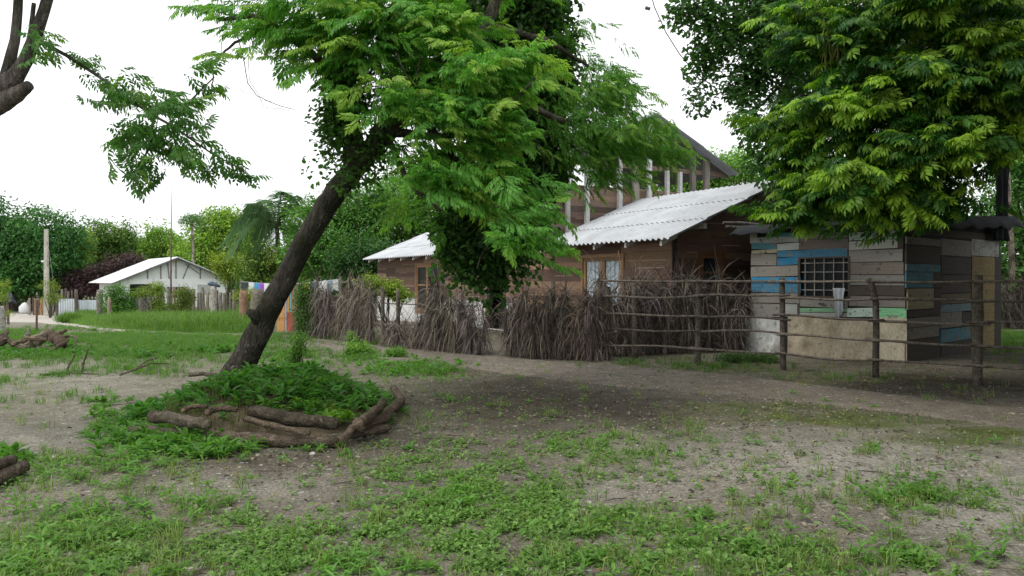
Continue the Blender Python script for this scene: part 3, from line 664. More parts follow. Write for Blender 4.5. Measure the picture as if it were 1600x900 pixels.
# ------------------------------------------------------------------ painted gate and thick posts beyond the leaning trunk
def plain_post(px, pyb, pyt, wpx, label, col=(.30, .25, .20), name='wooden_post', group=None, kink=.04, d=None):
    b = on(px, pyb) if d is None else np.array([*P(px, pyb, d)[:2], 0]); b[2] = H(b[0], b[1]); dd = b[1]
    t = np.array([b[0] + random.uniform(-.05, .05), dd, EYE + (HOR - pyt) * dd / F]); r = wpx * dd / F / 2
    m = MB(); a, rr = pole(np.array([0, 0, -.2]), t - b, r * 1.05, r * .85, 8, kink * r * 6); rr[-1] *= .85; m.tube(a, rr, 10, col, wob=.22)
    return tag(m.build(name, M_LOG, loc=b, smoothf=True), label, 'post', group)
gA, gB = on(433, 520), on(461, 521); gv = (gB - gA)[:2]; gl = np.linalg.norm(gv); ga = math.atan2(gv[1], gv[0])
gt = empty('yard_gate', gA, 'rusty yard gate of painted metal strips behind the leaning trunk', 'gate', rz=ga)
zt1 = EYE + (HOR - 487) * gA[1] / F; zt2 = EYE + (HOR - 450) * gA[1] / F
for (k0, k1, z0, z1, c, lab) in ((0, .44, .05, zt1 + .3, (.46, .24, .08), 'orange strip'), (.45, .56, .05, zt2 - .3, (.32, .33, .35), 'grey strip'), (.57, 1, .05, zt1, (.34, .075, .04), 'red strip'), (.58, .72, zt1 + .01, zt2 + .1, (.45, .25, .06), 'ochre strip'), (.74, .84, zt1 + .01, zt2 + .2, (.12, .33, .38), 'teal strip'), (.86, 1, zt1 + .01, zt2, (.35, .14, .06), 'rust strip')):
    m = MB(); m.box(gl * k0, gl * k1 - .01, -.012, .012, z0, z1, c); o = m.build('panel', M_METAL, gt); o['label'] = lab
m = MB(); m.box(0, gl, .013, .05, .25, .32, (.16, .13, .1)); m.box(0, gl, .013, .05, zt1 - .1, zt1 - .03, (.16, .13, .1)); m.box(.02, .09, .05, .08, .2, zt1, (.16, .13, .1)); m.build('frame', M_BOARD, gt)
plain_post(466, 522, 443, 12, 'rough grey-brown gatepost beside the rusty painted gate', (.27, .22, .17))
plain_post(382, 512, 453, 15, 'thick reddish-brown post in the tall grass just short of the leaning trunk', (.36, .23, .15))
plain_post(402, 513, 452, 22, 'grey rough post half hidden behind the leaning trunk', (.24, .22, .17))
plain_post(334, 488, 447, 11, 'pale forked grey post standing in the tall grass', (.46, .43, .37), d=37)
m = MB(); b = P(334, 447, 37); m.tube([[-.28, 0, .1], [-.1, 0, .12], [.1, 0, .06], [.3, 0, -.02]], [.05, .12, .11, .05], 10, (.09, .12, .16)); 
tag(m.build('tarp_scrap', M_CLOTH, loc=b, smoothf=True), 'dark blue scrap draped over the pale post top', 'cloth')

# ------------------------------------------------------------------ laundry line
LD = 27.5; lx0, lx1 = 376, 532
la, lb = P(lx0, 440, LD + 3), P(lx1, 436, LD - 1)
lo = empty('clothesline', (la[0], la[1], H(la[0], la[1])), 'clothesline strung between two thin poles behind the fence', 'clothesline'); lo_loc = np.array([la[0], la[1], H(la[0], la[1])])
m = LMB(lo_loc); pts = [la * (1 - k) + lb * k - [0, 0, .12 * math.sin(k * math.pi)] for k in np.linspace(0, 1, 14)]; m.tube(pts, .008, 5, (.5, .5, .5)); m.build('line', M_WIRE, lo)
for e in (la, lb):
    m = LMB(lo_loc); m.tube([[e[0], e[1], H(e[0], e[1]) - .2], e + [0, 0, .1]], .035, 8, (.3, .27, .22)); m.build('post', M_LOG, lo)
gar = [(383, .30, .35, (.06, .07, .10), 'black shirt at the end of the clothesline by the white house'), (395, .4, .5, (.62, .62, .63), 'light grey shirt next to the black one on the clothesline'), (405, .36, .3, (.05, .35, .55), 'bright blue towel on the clothesline'), (412, .36, .62, (.30, .10, .50), 'purple cloth on the clothesline'), (420, .36, .55, (.70, .70, .70), 'white shirt on the clothesline beside the purple cloth'),
       (428, .3, .5, (.65, .66, .70), 'white towel on the clothesline just before the trunk'), (468, .36, .35, (.62, .60, .58), 'off-white cloth on the clothesline just past the trunk'), (484, .42, .55, (.65, .42, .05), 'yellow cloth on the clothesline'), (493, .36, .5, (.06, .07, .13), 'navy shirt beside the yellow cloth on the clothesline'), (501, .36, .32, (.45, .47, .52), 'grey-blue cloth on the clothesline past the navy shirt'), (509, .36, .45, (.60, .62, .58), 'pale towel on the clothesline above the vine-grown fence'), (517, .36, .4, (.2, .27, .33), 'dark checked blue cloth on the clothesline'), (525, .34, .38, (.5, .52, .5), 'light grey cloth at the clothesline end by the frond fence')]
for i, (px, wd, hh, c, lab) in enumerate(gar):
    k = np.interp(px, [lx0, lx1], [0, 1]); p = la * (1 - k) + lb * k - [0, 0, .12 * math.sin(k * math.pi)]; n = 12; V = []; dv = (lb - la) / np.linalg.norm(lb - la); nv = np.array([-dv[1], dv[0], 0])
    for j in range(n):
        l = j / (n - 1)
        for q in range(n):
            u = q / (n - 1) - .5; V.append(dv * u * wd * (1 + .1 * l) + nv * (.03 * math.sin(u * 22 + i) * (.3 + l)) - np.array([0, 0, hh * l + .03 * math.sin(u * 5 + i) * l]))
    ii = np.arange(n * n).reshape(n, n); m = MB(); m.add(V, np.stack([ii[:-1, :-1], ii[1:, :-1], ii[1:, 1:], ii[:-1, 1:]], -1).reshape(-1, 4), c)
    o = m.build('garment', M_CLOTH, loc=p, smoothf=True); md = o.modifiers.new('s', 'SOLIDIFY'); md.thickness = .01; tag(o, lab, 'clothes', 'clothes on the line')

# ------------------------------------------------------------------ white house
GX = np.array([.78, .625]); LX = np.array([-.625, .78]); apx = P(275, 398, 54); WH = apx[:2] - GX * 3.55; gz = -.9
wh = empty('white_house', (*WH, gz), 'low white house with shallow gabled roof behind the tall grass', 'house', rz=math.atan2(GX[1], GX[0]))
W_, L_, EH, AH = 7.1, 7.0, 2.5, 4.05       # width, length, eaves height, ridge height
m = MB(); wc = (.84, .85, .84)
porch = (.55, 2.0, 0, 2.15)
for (a0, a1, z0, z1) in openings_grid(0, W_, -.3, EH, [porch, (2.9, 4.1, 1.15, 1.95)]): m.box(a0, a1, 0, .15, z0, z1, wc)
m.box(0, .15, .15, L_, -.3, EH, wc); m.box(W_ - .15, W_, .15, L_, -.3, EH, wc); m.box(.15, W_ - .15, L_ - .15, L_, -.3, EH, wc)
m.box(.3, 2.5, 1.35, 1.45, -.3, EH, (.42, .43, .45)); m.build('wall', M_WHITE, wh)
m = MB(); m.hexa([(0.15, .04, EH), (W_ - .15, .04, EH), (W_ - .15, .14, EH), (.15, .14, EH)], [(W_ / 2 - .15, .04, AH - .18), (W_ / 2 + .15, .04, AH - .18), (W_ / 2 + .15, .14, AH - .18), (W_ / 2 - .15, .14, AH - .18)], (.74, .76, .74)); m.build('gable', M_WHITE, wh)
def gz_(x): return EH + (AH - .2 - EH) * (1 - abs(x - W_ / 2) / (W_ / 2))
for (x0, x1, t0, t1) in ((1.7, 1.7, 0, 1), (2.55, 2.55, 0, 1), (3.1, 3.0, 0, 1), (3.55, 3.55, 0, 1), (4.0, 4.4, 0, 1), (5.2, 5.2, 0, 1), (6.3, 6.3, 0, 1), (4.2, 5.2, .95, .45)):
    z0 = EH + (gz_(x0) - EH) * t0 if t0 else EH; z1 = EH + (gz_(x1) - EH) * t1
    m = MB(); m.hexa([(x0 - .035, -.0, z0), (x0 + .035, -.0, z0), (x0 + .035, .045, z0), (x0 - .035, .045, z0)], [(x1 - .035, -.0, z1), (x1 + .035, -.0, z1), (x1 + .035, .045, z1), (x1 - .035, .045, z1)], (.20, .19, .18)); m.build('batten', M_TRIM, wh)
m = MB(); m.box(2.9, 4.1, .10, .13, 1.15, 1.95, (.05, .055, .06)); wo = m.build('window', M_PANE, wh)
m = MB()
for k in np.linspace(2.95, 4.05, 7): m.box(k - .02, k + .02, .03, .07, 1.15, 1.95, (.7, .7, .68))
for k in (1.42, 1.68): m.box(2.9, 4.1, .04, .06, k - .02, k + .02, (.7, .7, .68))
m.build('grille', M_WHITE, wo)
m = MB(); m.box(5.0, 6.2, -.012, .0, 1.35, 2.1, (.50, .50, .47)); o = m.build('panel', M_CONC, wh); o['label'] = 'grey patch on the white wall'
m = MB(); m.box(.75, 1.15, 1.31, 1.349, 0, 2.0, (.14, .11, .09)); m.build('door', M_TRIM, wh); m = MB(); m.box(1.4, 1.85, 1.32, 1.349, 1.0, 1.8, (.05, .05, .055)); m.build('window', M_PANE, wh)
m = MB(); m.box(-.02, 0, 1.4, 2.2, 1.1, 1.75, (.07, .06, .05)); m.build('window', M_PANE, wh)
for x in (.5, 2.05): m = MB(); m.box(x - .07, x + .07, -.02, .13, 0, EH, (.72, .72, .7)); m.build('porch_post', M_WHITE, wh)
for sgn in (-1, 1):
    m = MB(); xe = W_ / 2 + sgn * (W_ / 2 + .65); sl = (AH - EH) / (W_ / 2); ze = EH - .65 * sl + .02
    n = 130; ys = np.linspace(-.45, L_ + .4, n); rows = []
    for k in (0, .5, .501, 1):
        z = ze + (AH - ze) * k + .018 * np.sin(ys * 2 * math.pi / .2) + (.0 if k < .4 or k > .9 else (.0 if k == .5 else .02)); rows.append(np.stack([xe + (W_ / 2 - xe) * k + 0 * ys, ys, z], 1))
    ii = np.arange(4 * n).reshape(4, n); q = np.stack([ii[:-1, :-1], ii[:-1, 1:], ii[1:, 1:], ii[1:, :-1]], -1).reshape(-1, 4)
    m.add(np.concatenate(rows), q if sgn > 0 else q[:, ::-1], (.66, .67, .68)); o = m.build('roof', M_ROOF, wh); md = o.modifiers.new('s', 'SOLIDIFY'); md.thickness = .03
    m = MB(); m.hexa([(xe, -.46, ze - .12), (W_ / 2, -.46, AH - .13), (W_ / 2, -.40, AH - .13), (xe, -.40, ze - .12)], [(xe, -.46, ze - .03), (W_ / 2, -.46, AH - .04), (W_ / 2, -.40, AH - .04), (xe, -.40, ze - .03)], (.16, .155, .15)); m.build('bargeboard', M_TRIM, wh)

# thin aerial pole in front of the white house and shed roof under the purple bush
b = P(267, 485, 47); zg = H(b[0], b[1])
m = MB(); m.tube([[0, 0, -.2], [.02, 0, 3.5], [.1, 0, P(269, 285, 47)[2] - zg]], [.05, .045, .012], 6, (.12, .055, .05)); tag(m.build('aerial_pole', M_METAL, loc=(b[0], b[1], zg), smoothf=True), 'thin dark aerial pole rising in front of the white house', 'pole')
b = P(128, 470, 64); zg = H(b[0], b[1]); sh = empty('shed', (b[0], b[1], zg), 'small open shed with grey sheet roof under the purple bush', 'shed', rz=.5)
m = MB(); m.hexa([(-2.2, -1.5, 2.1), (2.2, -1.5, 2.75), (2.2, 1.5, 2.75), (-2.2, 1.5, 2.1)], [(-2.2, -1.5, 2.14), (2.2, -1.5, 2.79), (2.2, 1.5, 2.79), (-2.2, 1.5, 2.14)], (.36, .36, .37)); m.build('roof', M_ROOF, sh)
for x in (-2, 2):
    for y in (-1.3, 1.3): m = MB(); m.tube([[x, y, -.2], [x, y, 2.4 + x * .14]], .06, 8, (.2, .16, .13)); m.build('post', M_LOG, sh)

# ------------------------------------------------------------------ utility post, corrugated gate, stakes
UP = on(73, 494); UP[2] = H(UP[0], UP[1]); ud = UP[1]
up = empty('utility_post', UP, 'tall pale concrete utility post at the bend of the dirt road', 'post')
m = MB(); h_ = EYE + (HOR - 358) * ud / F - UP[2]; m.hexa([(-.15, -.12, -.3), (.15, -.12, -.3), (.15, .12, -.3), (-.15, .12, -.3)], [(-.10, -.08, h_), (.10, -.08, h_), (.10, .08, h_), (-.10, .08, h_)], (.46, .44, .39)); m.build('shaft', M_CONC, up)
m = MB(); m.tube([[.12, -.05, h_ - .9], [.35, -.05, h_ * .6], [.75, -.05, .05]], .012, 5, (.25, .25, .25)); m.build('stay_wire', M_WIRE, up)
m = MB(); m.box(-.32, -.1, -.06, .06, h_ * .62, h_ * .62 + .12, (.75, .75, .74)); m.build('insulator', M_WHITE, up)
ga_, gb_ = on(91, 494.5), on(151, 494.5); gv = (gb_ - ga_)[:2]; gl = np.linalg.norm(gv)
cg = empty('sheet_gate', (ga_[0], ga_[1], H(ga_[0], ga_[1])), 'low gate of pale corrugated metal sheets at the bend of the dirt road', 'gate', rz=math.atan2(gv[1], gv[0]))
for (k0, k1, hh) in ((.0, .46, 1.18), (.49, 1., 1.1)):
    n = 90; xs = np.linspace(gl * k0, gl * k1, n); m = MB(); V = np.concatenate([np.stack([xs, .025 * np.sin(xs * 2 * math.pi / .16), 0 * xs + z], 1) for z in (.02, hh)]); i = np.arange(n - 1)
    m.add(V, np.stack([i, i + 1, i + 1 + n, i + n], 1), (.60, .66, .70)); o = m.build('sheet', M_ROOF, cg); md = o.modifiers.new('s', 'SOLIDIFY'); md.thickness = .02
m = MB(); m.box(0, gl, .03, .07, .4, .48, (.2, .17, .14)); m.box(0, gl, .03, .07, .95, 1.03, (.2, .17, .14)); m.box(.05, .12, .07, .1, .2, 1.1, (.2, .17, .14)); m.build('frame', M_BOARD, cg)
random.seed(21)
plain_post(120, 495, 452, 6, 'dark post between the two pale gate sheets', (.17, .14, .12)); plain_post(89, 495, 458, 4, 'thin dark stake at the post end of the pale gate', (.17, .14, .12)); plain_post(157, 490, 453, 11, 'stout grey post at the grass end of the pale gate', (.28, .25, .22), d=44)
def stakes(label, spec, cat='fence', D=None):
    on = (lambda px, py: np.array([*P(px, 450, D(px))[:2], 0])) if D else globals()['on']
    p0 = on(spec[0][0], spec[0][1]); o = np.array([p0[0], p0[1], H(p0[0], p0[1])]); e = empty('stake_fence', o, label, cat)
    for (px, pyb, pyt, wpx, c) in spec:
        b = on(px, pyb); b[2] = H(b[0], b[1]); r = wpx * b[1] / F / 2; t = np.array([b[0] + random.uniform(-.06, .06), b[1], EYE + (HOR - pyt) * b[1] / F])
        m = LMB(o); pts, rr = pole(b - [0, 0, .2], t, r * 1.05, r * .8, 6, .05); m.tube(pts, rr, 7, np.array(c) * random.uniform(.8, 1.2), wob=.25); m.build('stake', M_LOG, e)
    L = [on(q[0], q[1]) + [0, .06, .7 + (H(*on(q[0], q[1])[:2]) if D else 0)] for q in spec]; m = LMB(o); m.tube([L[0], L[-1]], .02, 5, (.2, .17, .14)); m.build('rail', M_LOG, e)
tan, gry, dk = (.36, .26, .17), (.33, .30, .26), (.17, .14, .12)
stakes('short fence of brown and tan stakes beside the utility post', [(x, 493, t, wd, c) for x, t, wd, c in ((46, 466, 4, gry), (53, 464, 3, dk), (56, 466, 5, tan), (61, 465, 3, dk), (65, 465, 6, (.40, .24, .14)), (69, 466, 4, tan), (79, 466, 4, dk), (83, 468, 3, gry), (97, 452, 4, gry), (102, 450, 4, dk), (107, 455, 4, gry), (113, 453, 3, dk))])
st = [];  px = 225
while px < 372:
    st.append((px, 486 + (px - 225) * .015, random.uniform(446, 458), random.choice((3, 4, 5, 6)), random.choice((tan, gry, gry, (.42, .36, .28))))); px += random.uniform(3.6, 6.5)
stakes('uneven picket of grey and tan stakes in front of the white house', st, D=lambda px: 45.5 + (px - 225) * .012)
plain_post(222, 484, 456, 10, 'grey broad post leaning at the doorway of the white house', (.34, .30, .26), d=44.5); plain_post(171, 489, 465, 6, 'short tan stump post under the green shrub', (.38, .30, .22), d=41.5); plain_post(293, 487, 449, 13, 'whitish broad post in the picket before the white house', (.55, .52, .46), d=45)
# rusty iron stake, white post, bundle
b = on(57, 518); m = MB(); m.tube([[0, 0, -.2], [.01, 0, .4], [.03, 0, .95]], [.03, .03, .025], 8, (.12, .055, .04)); tag(m.build('iron_stake', M_METAL, loc=b), 'thin rusty iron stake in the grass short of the road', 'stake')
plain_post(3, 519, 478, 11, 'pale weathered post beside the driftwood pile', (.44, .42, .37))
m = MB(); n = 14; b = P(12, 460, 36); V = []
for i in range(n):
    for j in range(n):
        u, l = i / (n - 1) - .5, j / (n - 1); V.append((u * .55 + .1 * l, .08 * math.sin(u * 9 + l * 4), -.42 * l + .06 * math.sin(u * 8)))
ii = np.arange(n * n).reshape(n, n); m.add(V, np.stack([ii[:-1, :-1], ii[1:, :-1], ii[1:, 1:], ii[:-1, 1:]], -1).reshape(-1, 4), (.09, .095, .13)); o = m.build('jacket', M_CLOTH, loc=b, smoothf=True); o.modifiers.new('s', 'SOLIDIFY').thickness = .03; tag(o, 'dark grey jacket hung on a thin stake beneath the big dark tree', 'clothes')
plain_post(13, 497, 458, 4, 'thin stake with the dark jacket hung on it', (.2, .17, .14), d=36.05)
b = on(38, 490); m = MB(); m.tube([[0, 0, 0], [.02, 0, .15], [.0, 0, .5], [.05, 0, .72], [.06, 0, .8]], [.30, .38, .33, .16, .07], 10, (.62, .62, .62), wob=.25); tag(m.build('sack', M_CLOTH, loc=(b[0], b[1], H(b[0], b[1])), smoothf=True), 'white sack on the ground under the big dark tree', 'sack')
b = P(33, 475, 62); m = MB(); m.box(-1.0, 1.0, -.35, .35, .9, 1.5, (.40, .05, .04)); m.box(-.95, -.85, -.3, .3, -.1, .9, (.3, .05, .04)); m.box(.85, .95, -.3, .3, -.1, .9, (.3, .05, .04)); m.box(-1.05, 1.05, -.4, .4, 1.5, 1.56, (.45, .08, .06)); tag(m.build('bench_chest', M_METAL, loc=(b[0], b[1], H(b[0], b[1]))), 'red metal chest on legs in the shade under the big dark tree', 'chest')

# ------------------------------------------------------------------ logs round the mound
random.seed(31)
def log(label, pts, r, col=(.21, .165, .125), name='log', hollow=False, group=None):
    """pts: (px, py, depth)"""
    W = [P(px_, py_, (EYE - z_) * F / (py_ - HOR)) for px_, py_, z_ in pts]; o = W[0]; m = MB(); Q = []
    n = 10; seg = np.linspace(0, len(W) - 1, n)
    for s in seg:
        i = min(int(s), len(W) - 2); k = s - i; Q.append(W[i] * (1 - k) + W[i + 1] * k - o + np.random.uniform(-1, 1, 3) * r * .16)
    rr = [r * random.uniform(.9, 1.1) for _ in range(n)]; c = np.array(col) * random.uniform(.5, .7)
    rr = [q * .8 * (1.08 - .2 * i / n) for i, q in enumerate(rr)]; rr = [q * .86 for q in rr]; fc = c[None] * np.random.uniform(.75, 1.3, (12 * (n - 1) + 2, 1)); fc[-2:] = np.array(col) * 1.05; m.tube(Q, rr, 12, c, wob=.09); m.c[-2] = fc[:-2]; m.c[-1] = fc[-2:]
    return tag(m.build(name, M_LOG, loc=o, smoothf=True), label, 'log', group)
log('long stout log along the front of the mound ring', [(318, 680, .09), (400, 687, .085), (524, 688, .085)], .085, (.24, .19, .14))
log('low pale log at the ring front beside the lush weeds', [(205, 672, .07), (270, 676, .08), (334, 676, .08)], .075, (.26, .21, .16))
log('thick sawn log lying on top of the ring with its dark cut end showing', [(238, 650, .20), (280, 655, .22), (322, 664, .23)], .085, (.23, .19, .14))
log('thin slanting branch resting on the ring logs', [(384, 654, .24), (430, 667, .2), (482, 677, .17)], .042, (.22, .17, .12))
log('dark upper log in the second row of the ring', [(392, 645, .26), (460, 654, .24), (528, 662, .20)], .095, (.15, .125, .09))
log('short upright stub closing the ring beside the long stout log', [(530, 692, .05), (543, 679, .10), (558, 664, .16)], .062, (.24, .18, .13))
log('short log in the ring between stub and bent log', [(545, 679, .07), (580, 675, .07), (608, 667, .07)], .06, (.21, .165, .12))
log('bent log curving round the road side of the ring', [(562, 666, .16), (600, 652, .12), (625, 628, .12), (616, 606, .14)], .075, (.25, .19, .14))
log('inner log lying just inside the bent log', [(560, 660, .24), (580, 648, .24), (598, 630, .24)], .07, (.22, .17, .12))
log('small broken root on the upper edge of the mound soil', [(286, 641, .30), (302, 635, .32), (322, 635, .32)], .035, (.28, .21, .15))
log('knotted root lying above the second row of the ring', [(322, 645, .28), (345, 637, .31), (370, 641, .3)], .045, (.2, .15, .11))
log('grey branch stub wedged against the foot of the leaning trunk', [(296, 586, .36), (320, 584, .38), (346, 588, .36)], .038, (.24, .20, .15))
log('upper log of the pair cut off by the picture edge', [(-70, 745, .16), (-20, 733, .16), (18, 717, .16)], .07, (.2, .155, .12))
log('lower log of the pair cut off by the picture edge', [(-80, 780, .08), (-20, 754, .08), (39, 729, .08)], .085, (.21, .165, .125))
# driftwood pile
def driftwood(label, pts, rads, col=(.27, .215, .165)):
    W = [P(*p) for p in pts]; m = MB(); Q = []; rr = []; n = 12
    for s in np.linspace(0, len(W) - 1, n):
        i = min(int(s), len(W) - 2); k = s - i; r = rads[i] * (1 - k) + rads[i + 1] * k; Q.append(W[i] * (1 - k) + W[i + 1] * k - W[0] + np.random.uniform(-1, 1, 3) * r * .22); rr.append(r * random.uniform(.85, 1.15))
    m.tube(Q, [q * .72 for q in rr], 9, np.array(col) * random.uniform(.45, .75), wob=.6); return tag(m.build('driftwood', M_LOG, loc=W[0]), label, 'driftwood', 'driftwood pile by the pale post')
driftwood('broad weathered log sloping through the middle of the driftwood pile', [(30, 546, 16.2), (55, 535, 16.4), (78, 518, 16.8)], [.08, .17, .12], (.36, .29, .22))
driftwood('gnarled stump end of the driftwood pile nearest the mound', [(78, 520, 16.6), (90, 532, 16.4), (100, 543, 16.2)], [.10, .17, .09], (.26, .19, .14))
driftwood('dark splintered root at the picture edge of the driftwood pile', [(-15, 545, 16.4), (3, 534, 16.6), (12, 517, 16.9)], [.14, .13, .05], (.17, .13, .10))
driftwood('dark stick crossing low in the driftwood pile', [(2, 524, 16.9), (20, 535, 16.6), (34, 546, 16.3)], [.07, .08, .06], (.19, .15, .12))
driftwood('pale upright snag behind the driftwood pile', [(42, 538, 17.3), (42, 526, 17.3), (45, 515, 17.35)], [.09, .08, .05], (.42, .38, .32))
driftwood('thin pale branch reaching out from the driftwood pile', [(92, 528, 16.7), (110, 525, 16.7), (122, 527, 16.6), (115, 541, 16.5)], [.05, .035, .03, .02], (.36, .3, .23))
driftwood('small brown splinter standing on the gnarled driftwood stump', [(88, 532, 16.5), (95, 520, 16.6), (105, 516, 16.7)], [.09, .06, .04], (.30, .20, .14))
driftwood('slim brown root lying across the broad driftwood log', [(18, 538, 16.1), (45, 530, 16.1), (72, 530, 16.2)], [.05, .07, .04], (.3, .22, .16))
driftwood('stubby root fork at the foot of the broad driftwood log', [(50, 548, 16.0), (68, 543, 16.0), (86, 547, 15.9)], [.06, .08, .05], (.3, .24, .18))
driftwood('dark bent root on the sand side of the driftwood pile', [(84, 546, 16.0), (100, 538, 16.1), (106, 530, 16.3)], [.07, .06, .04], (.2, .14, .1))
# fallen sticks
def stick(label, segs, r, col=(.16, .13, .10)):
    W0 = P(*segs[0][0]); m = MB()
    for s in segs: m.tube([P(*p) - W0 for p in s], [r * (1 - .5 * i / (len(s) - 1)) for i in range(len(s))], 6, col, wob=.2)
    return tag(m.build('fallen_branch', M_LOG, loc=W0), label, 'branch', 'fallen branches on the sandy ground')
def gp(px, py, dz=.02):
    p = G(px, py); return (px, py - dz * F / p[1], p[1])
stick('fallen branch with upright twigs on the pale sand', [[gp(62, 588), gp(105, 584), gp(152, 586)], [gp(104, 584), (108, 570, gp(104, 584)[2]), (118, 553, gp(104, 584)[2])], [gp(128, 584), (131, 566, gp(128, 584)[2]), (138, 545, gp(128, 584)[2])]], .022)
stick('thin forked branch lying between the pale sand and the mound', [[gp(187, 588), (212, 577, gp(200, 586)[2]), (235, 568, gp(205, 582)[2]), gp(268, 570)], [(212, 577, gp(200, 586)[2]), (228, 564, gp(205, 582)[2]), (247, 559, gp(210, 578)[2])]], .018)
stick('short bare twig on the clover in front of the mound', [[gp(192, 810), gp(215, 804), gp(240, 792)]], .008, (.33, .29, .24))
stick('twig leaning on the long stout log', [[(372, 678, 7.05), gp(386, 712)]], .008, (.2, .15, .12))
# stones
def stone(label, px, py, s, col, seed):
    p = G(px, py); p[2] = H(p[0], p[1]); rg = np.random.default_rng(seed); m = MB(); n = 10; k = 7; V = []
    for i in range(k + 1):
        th = math.pi * i / k
        for j in range(n):
            ph = 2 * math.pi * j / n; r = s * (1 + .3 * (vnoise(np.array(ph * 1.3 + seed), np.array(th * 1.7), .8, seed) - .5) * 2); V.append((r * math.sin(th) * math.cos(ph) * 1.1, r * math.sin(th) * math.sin(ph), r * math.cos(th) * .75 + s * .35))
    m.add(V, [(i * n + j, (i + 1) * n + j, (i + 1) * n + (j + 1) % n, i * n + (j + 1) % n) for i in range(k) for j in range(n)], col)
    return tag(m.build('stone', M_STONE, loc=p), label, 'stone')
stone('dark grey lump of stone on the pale sandy ground', 1250, 712, .045, (.11, .10, .095), 1)
stone('dark lump by the road verge beside scattered char', 865, 652 + 0, .03, (.06, .055, .05), 2)
stone('small white stone in the clover near the picture bottom', 845, 815, .012, (.62, .6, .55), 3)
stone('flat tan stone on the mound ring edge', 552, 652, .06, (.42, .36, .27), 4)
stone('pale stone at the foot of the mound ring', 488, 711, .025, (.5, .47, .42), 5)
stone('small dark stone on the bare sand at the picture edge', 1265, 817, .018, (.08, .075, .07), 6)
stone('light chip of rock between the two log pairs', 88, 716, .03, (.5, .46, .38), 7)
# ------------------------------------------------------------------ leaf templates
def rot(az, pitch, roll):
    """(N,3,3): local x axis points to azimuth AZ raised by PITCH, rolled by ROLL"""
    az, pitch, roll = np.broadcast_arrays(np.atleast_1d(az), pitch, roll); ca, sa, cp, sp, cr, sr = np.cos(az), np.sin(az), np.cos(pitch), np.sin(pitch), np.cos(roll), np.sin(roll)
    x = np.stack([ca * cp, sa * cp, sp], -1); y0 = np.stack([-sa, ca, 0 * ca], -1); z0 = np.stack([-ca * sp, -sa * sp, cp], -1)
    y = y0 * cr[:, None] + z0 * sr[:, None]; z = z0 * cr[:, None] - y0 * sr[:, None]
    return np.stack([x, y, z], -1)

def leaflet(L, w, fold=.12, curl=.15):
    """pointed oval leaf along +x: 6 vertices, 4 triangles"""
    V = np.array([[0, 0, 0], [.33 * L, w / 2, fold * w], [.72 * L, w * .36, fold * w - curl * L * .3], [L, 0, -curl * L], [.72 * L, -w * .36, fold * w - curl * L * .3], [.33 * L, -w / 2, fold * w], [.5 * L, 0, -curl * L * .1]])
    Fc = np.array([[0, 6, 1], [1, 6, 2], [2, 6, 3], [3, 6, 4], [4, 6, 5], [5, 6, 0]])[:, ::-1]
    return V, Fc
def leaflet4(L, w):
    return np.array([[0, 0, 0], [.45 * L, w / 2, .05 * w], [L, 0, -.12 * L], [.45 * L, -w / 2, .05 * w]]), np.array([[0, 2, 1], [0, 3, 2]])

class Tpl:
    """vertices, faces and a leaf id per face"""
    def __init__(s): s.V = []; s.F = []; s.I = []; s.n = 0; s.k = 0; s.T = []
    def leaf(s, V, Fc, M, p, tip=0.):
        s.V.append(V @ M.T + p); s.F.append(Fc + s.n); s.I.append(np.full(len(Fc), s.k)); s.T.append(np.full(len(Fc), tip)); s.n += len(V); s.k += 1
    def done(s):
        s.V = np.concatenate(s.V); s.F = np.concatenate(s.F); s.I = np.concatenate(s.I); s.T = np.concatenate(s.T); return s

def compound_into(t, base, M, L, pairs, ll, lw, droop, lfun, rg, tip=0.):
    for k in range(pairs + 1):
        u = .18 + .82 * k / pairs; x = L * u; z = -droop * L * u * u
        sz = (1 - .35 * abs(u - .55) * 1.6)
        for sd in ((-1, 1) if k < pairs else (0,)):
            az = sd * (1.05 - .35 * u) + rg.normal(0, .08); m = rot(az, -.25 - rg.random() * .45 - droop * u * .6, rg.normal(0, .2))[0]
            V, Fc = lfun(ll * sz * rg.uniform(.88, 1.1), lw * sz); t.leaf(V, Fc, M @ m, base + M @ np.array([x, 0, z]), tip)

def make_spray(n, tw, L, pairs, ll, lw, droop, lfun, seed):
    rg = np.random.default_rng(seed); t = Tpl()
    for k in range(n):
        u = k / max(n - 1, 1); sd = 1 if k % 2 else -1; az = sd * rg.uniform(.55, 1.1) * (1 - .75 * u); p = np.array([tw * u, 0, -.10 * tw * u * u])
        compound_into(t, p, rot(az, rg.uniform(-.35, .25), rg.normal(0, .35))[0], L * rg.uniform(.8, 1.1) * (1 - .25 * u), pairs, ll, lw, droop * rg.uniform(.6, 1.4), lfun, rg, u)
    t.done(); t.V = t.V - np.array([tw * .55, 0, 0]); return t

def make_clump(n, r, leaf, wd, seed, flat=.7, lfun=leaflet4):
    rg = np.random.default_rng(seed); t = Tpl()
    for k in range(n):
        d = rg.normal(size=3); d /= np.linalg.norm(d); p = d * r * rg.random() ** .45; p[2] *= flat
        V, Fc = lfun(leaf * rg.uniform(.6, 1.25), wd * rg.uniform(.7, 1.2)); t.leaf(V, Fc, rot(math.atan2(d[1], d[0]) + rg.normal(0, .8), rg.normal(-.35, .45), rg.normal(0, .5))[0], p, rg.random())
    return t.done()

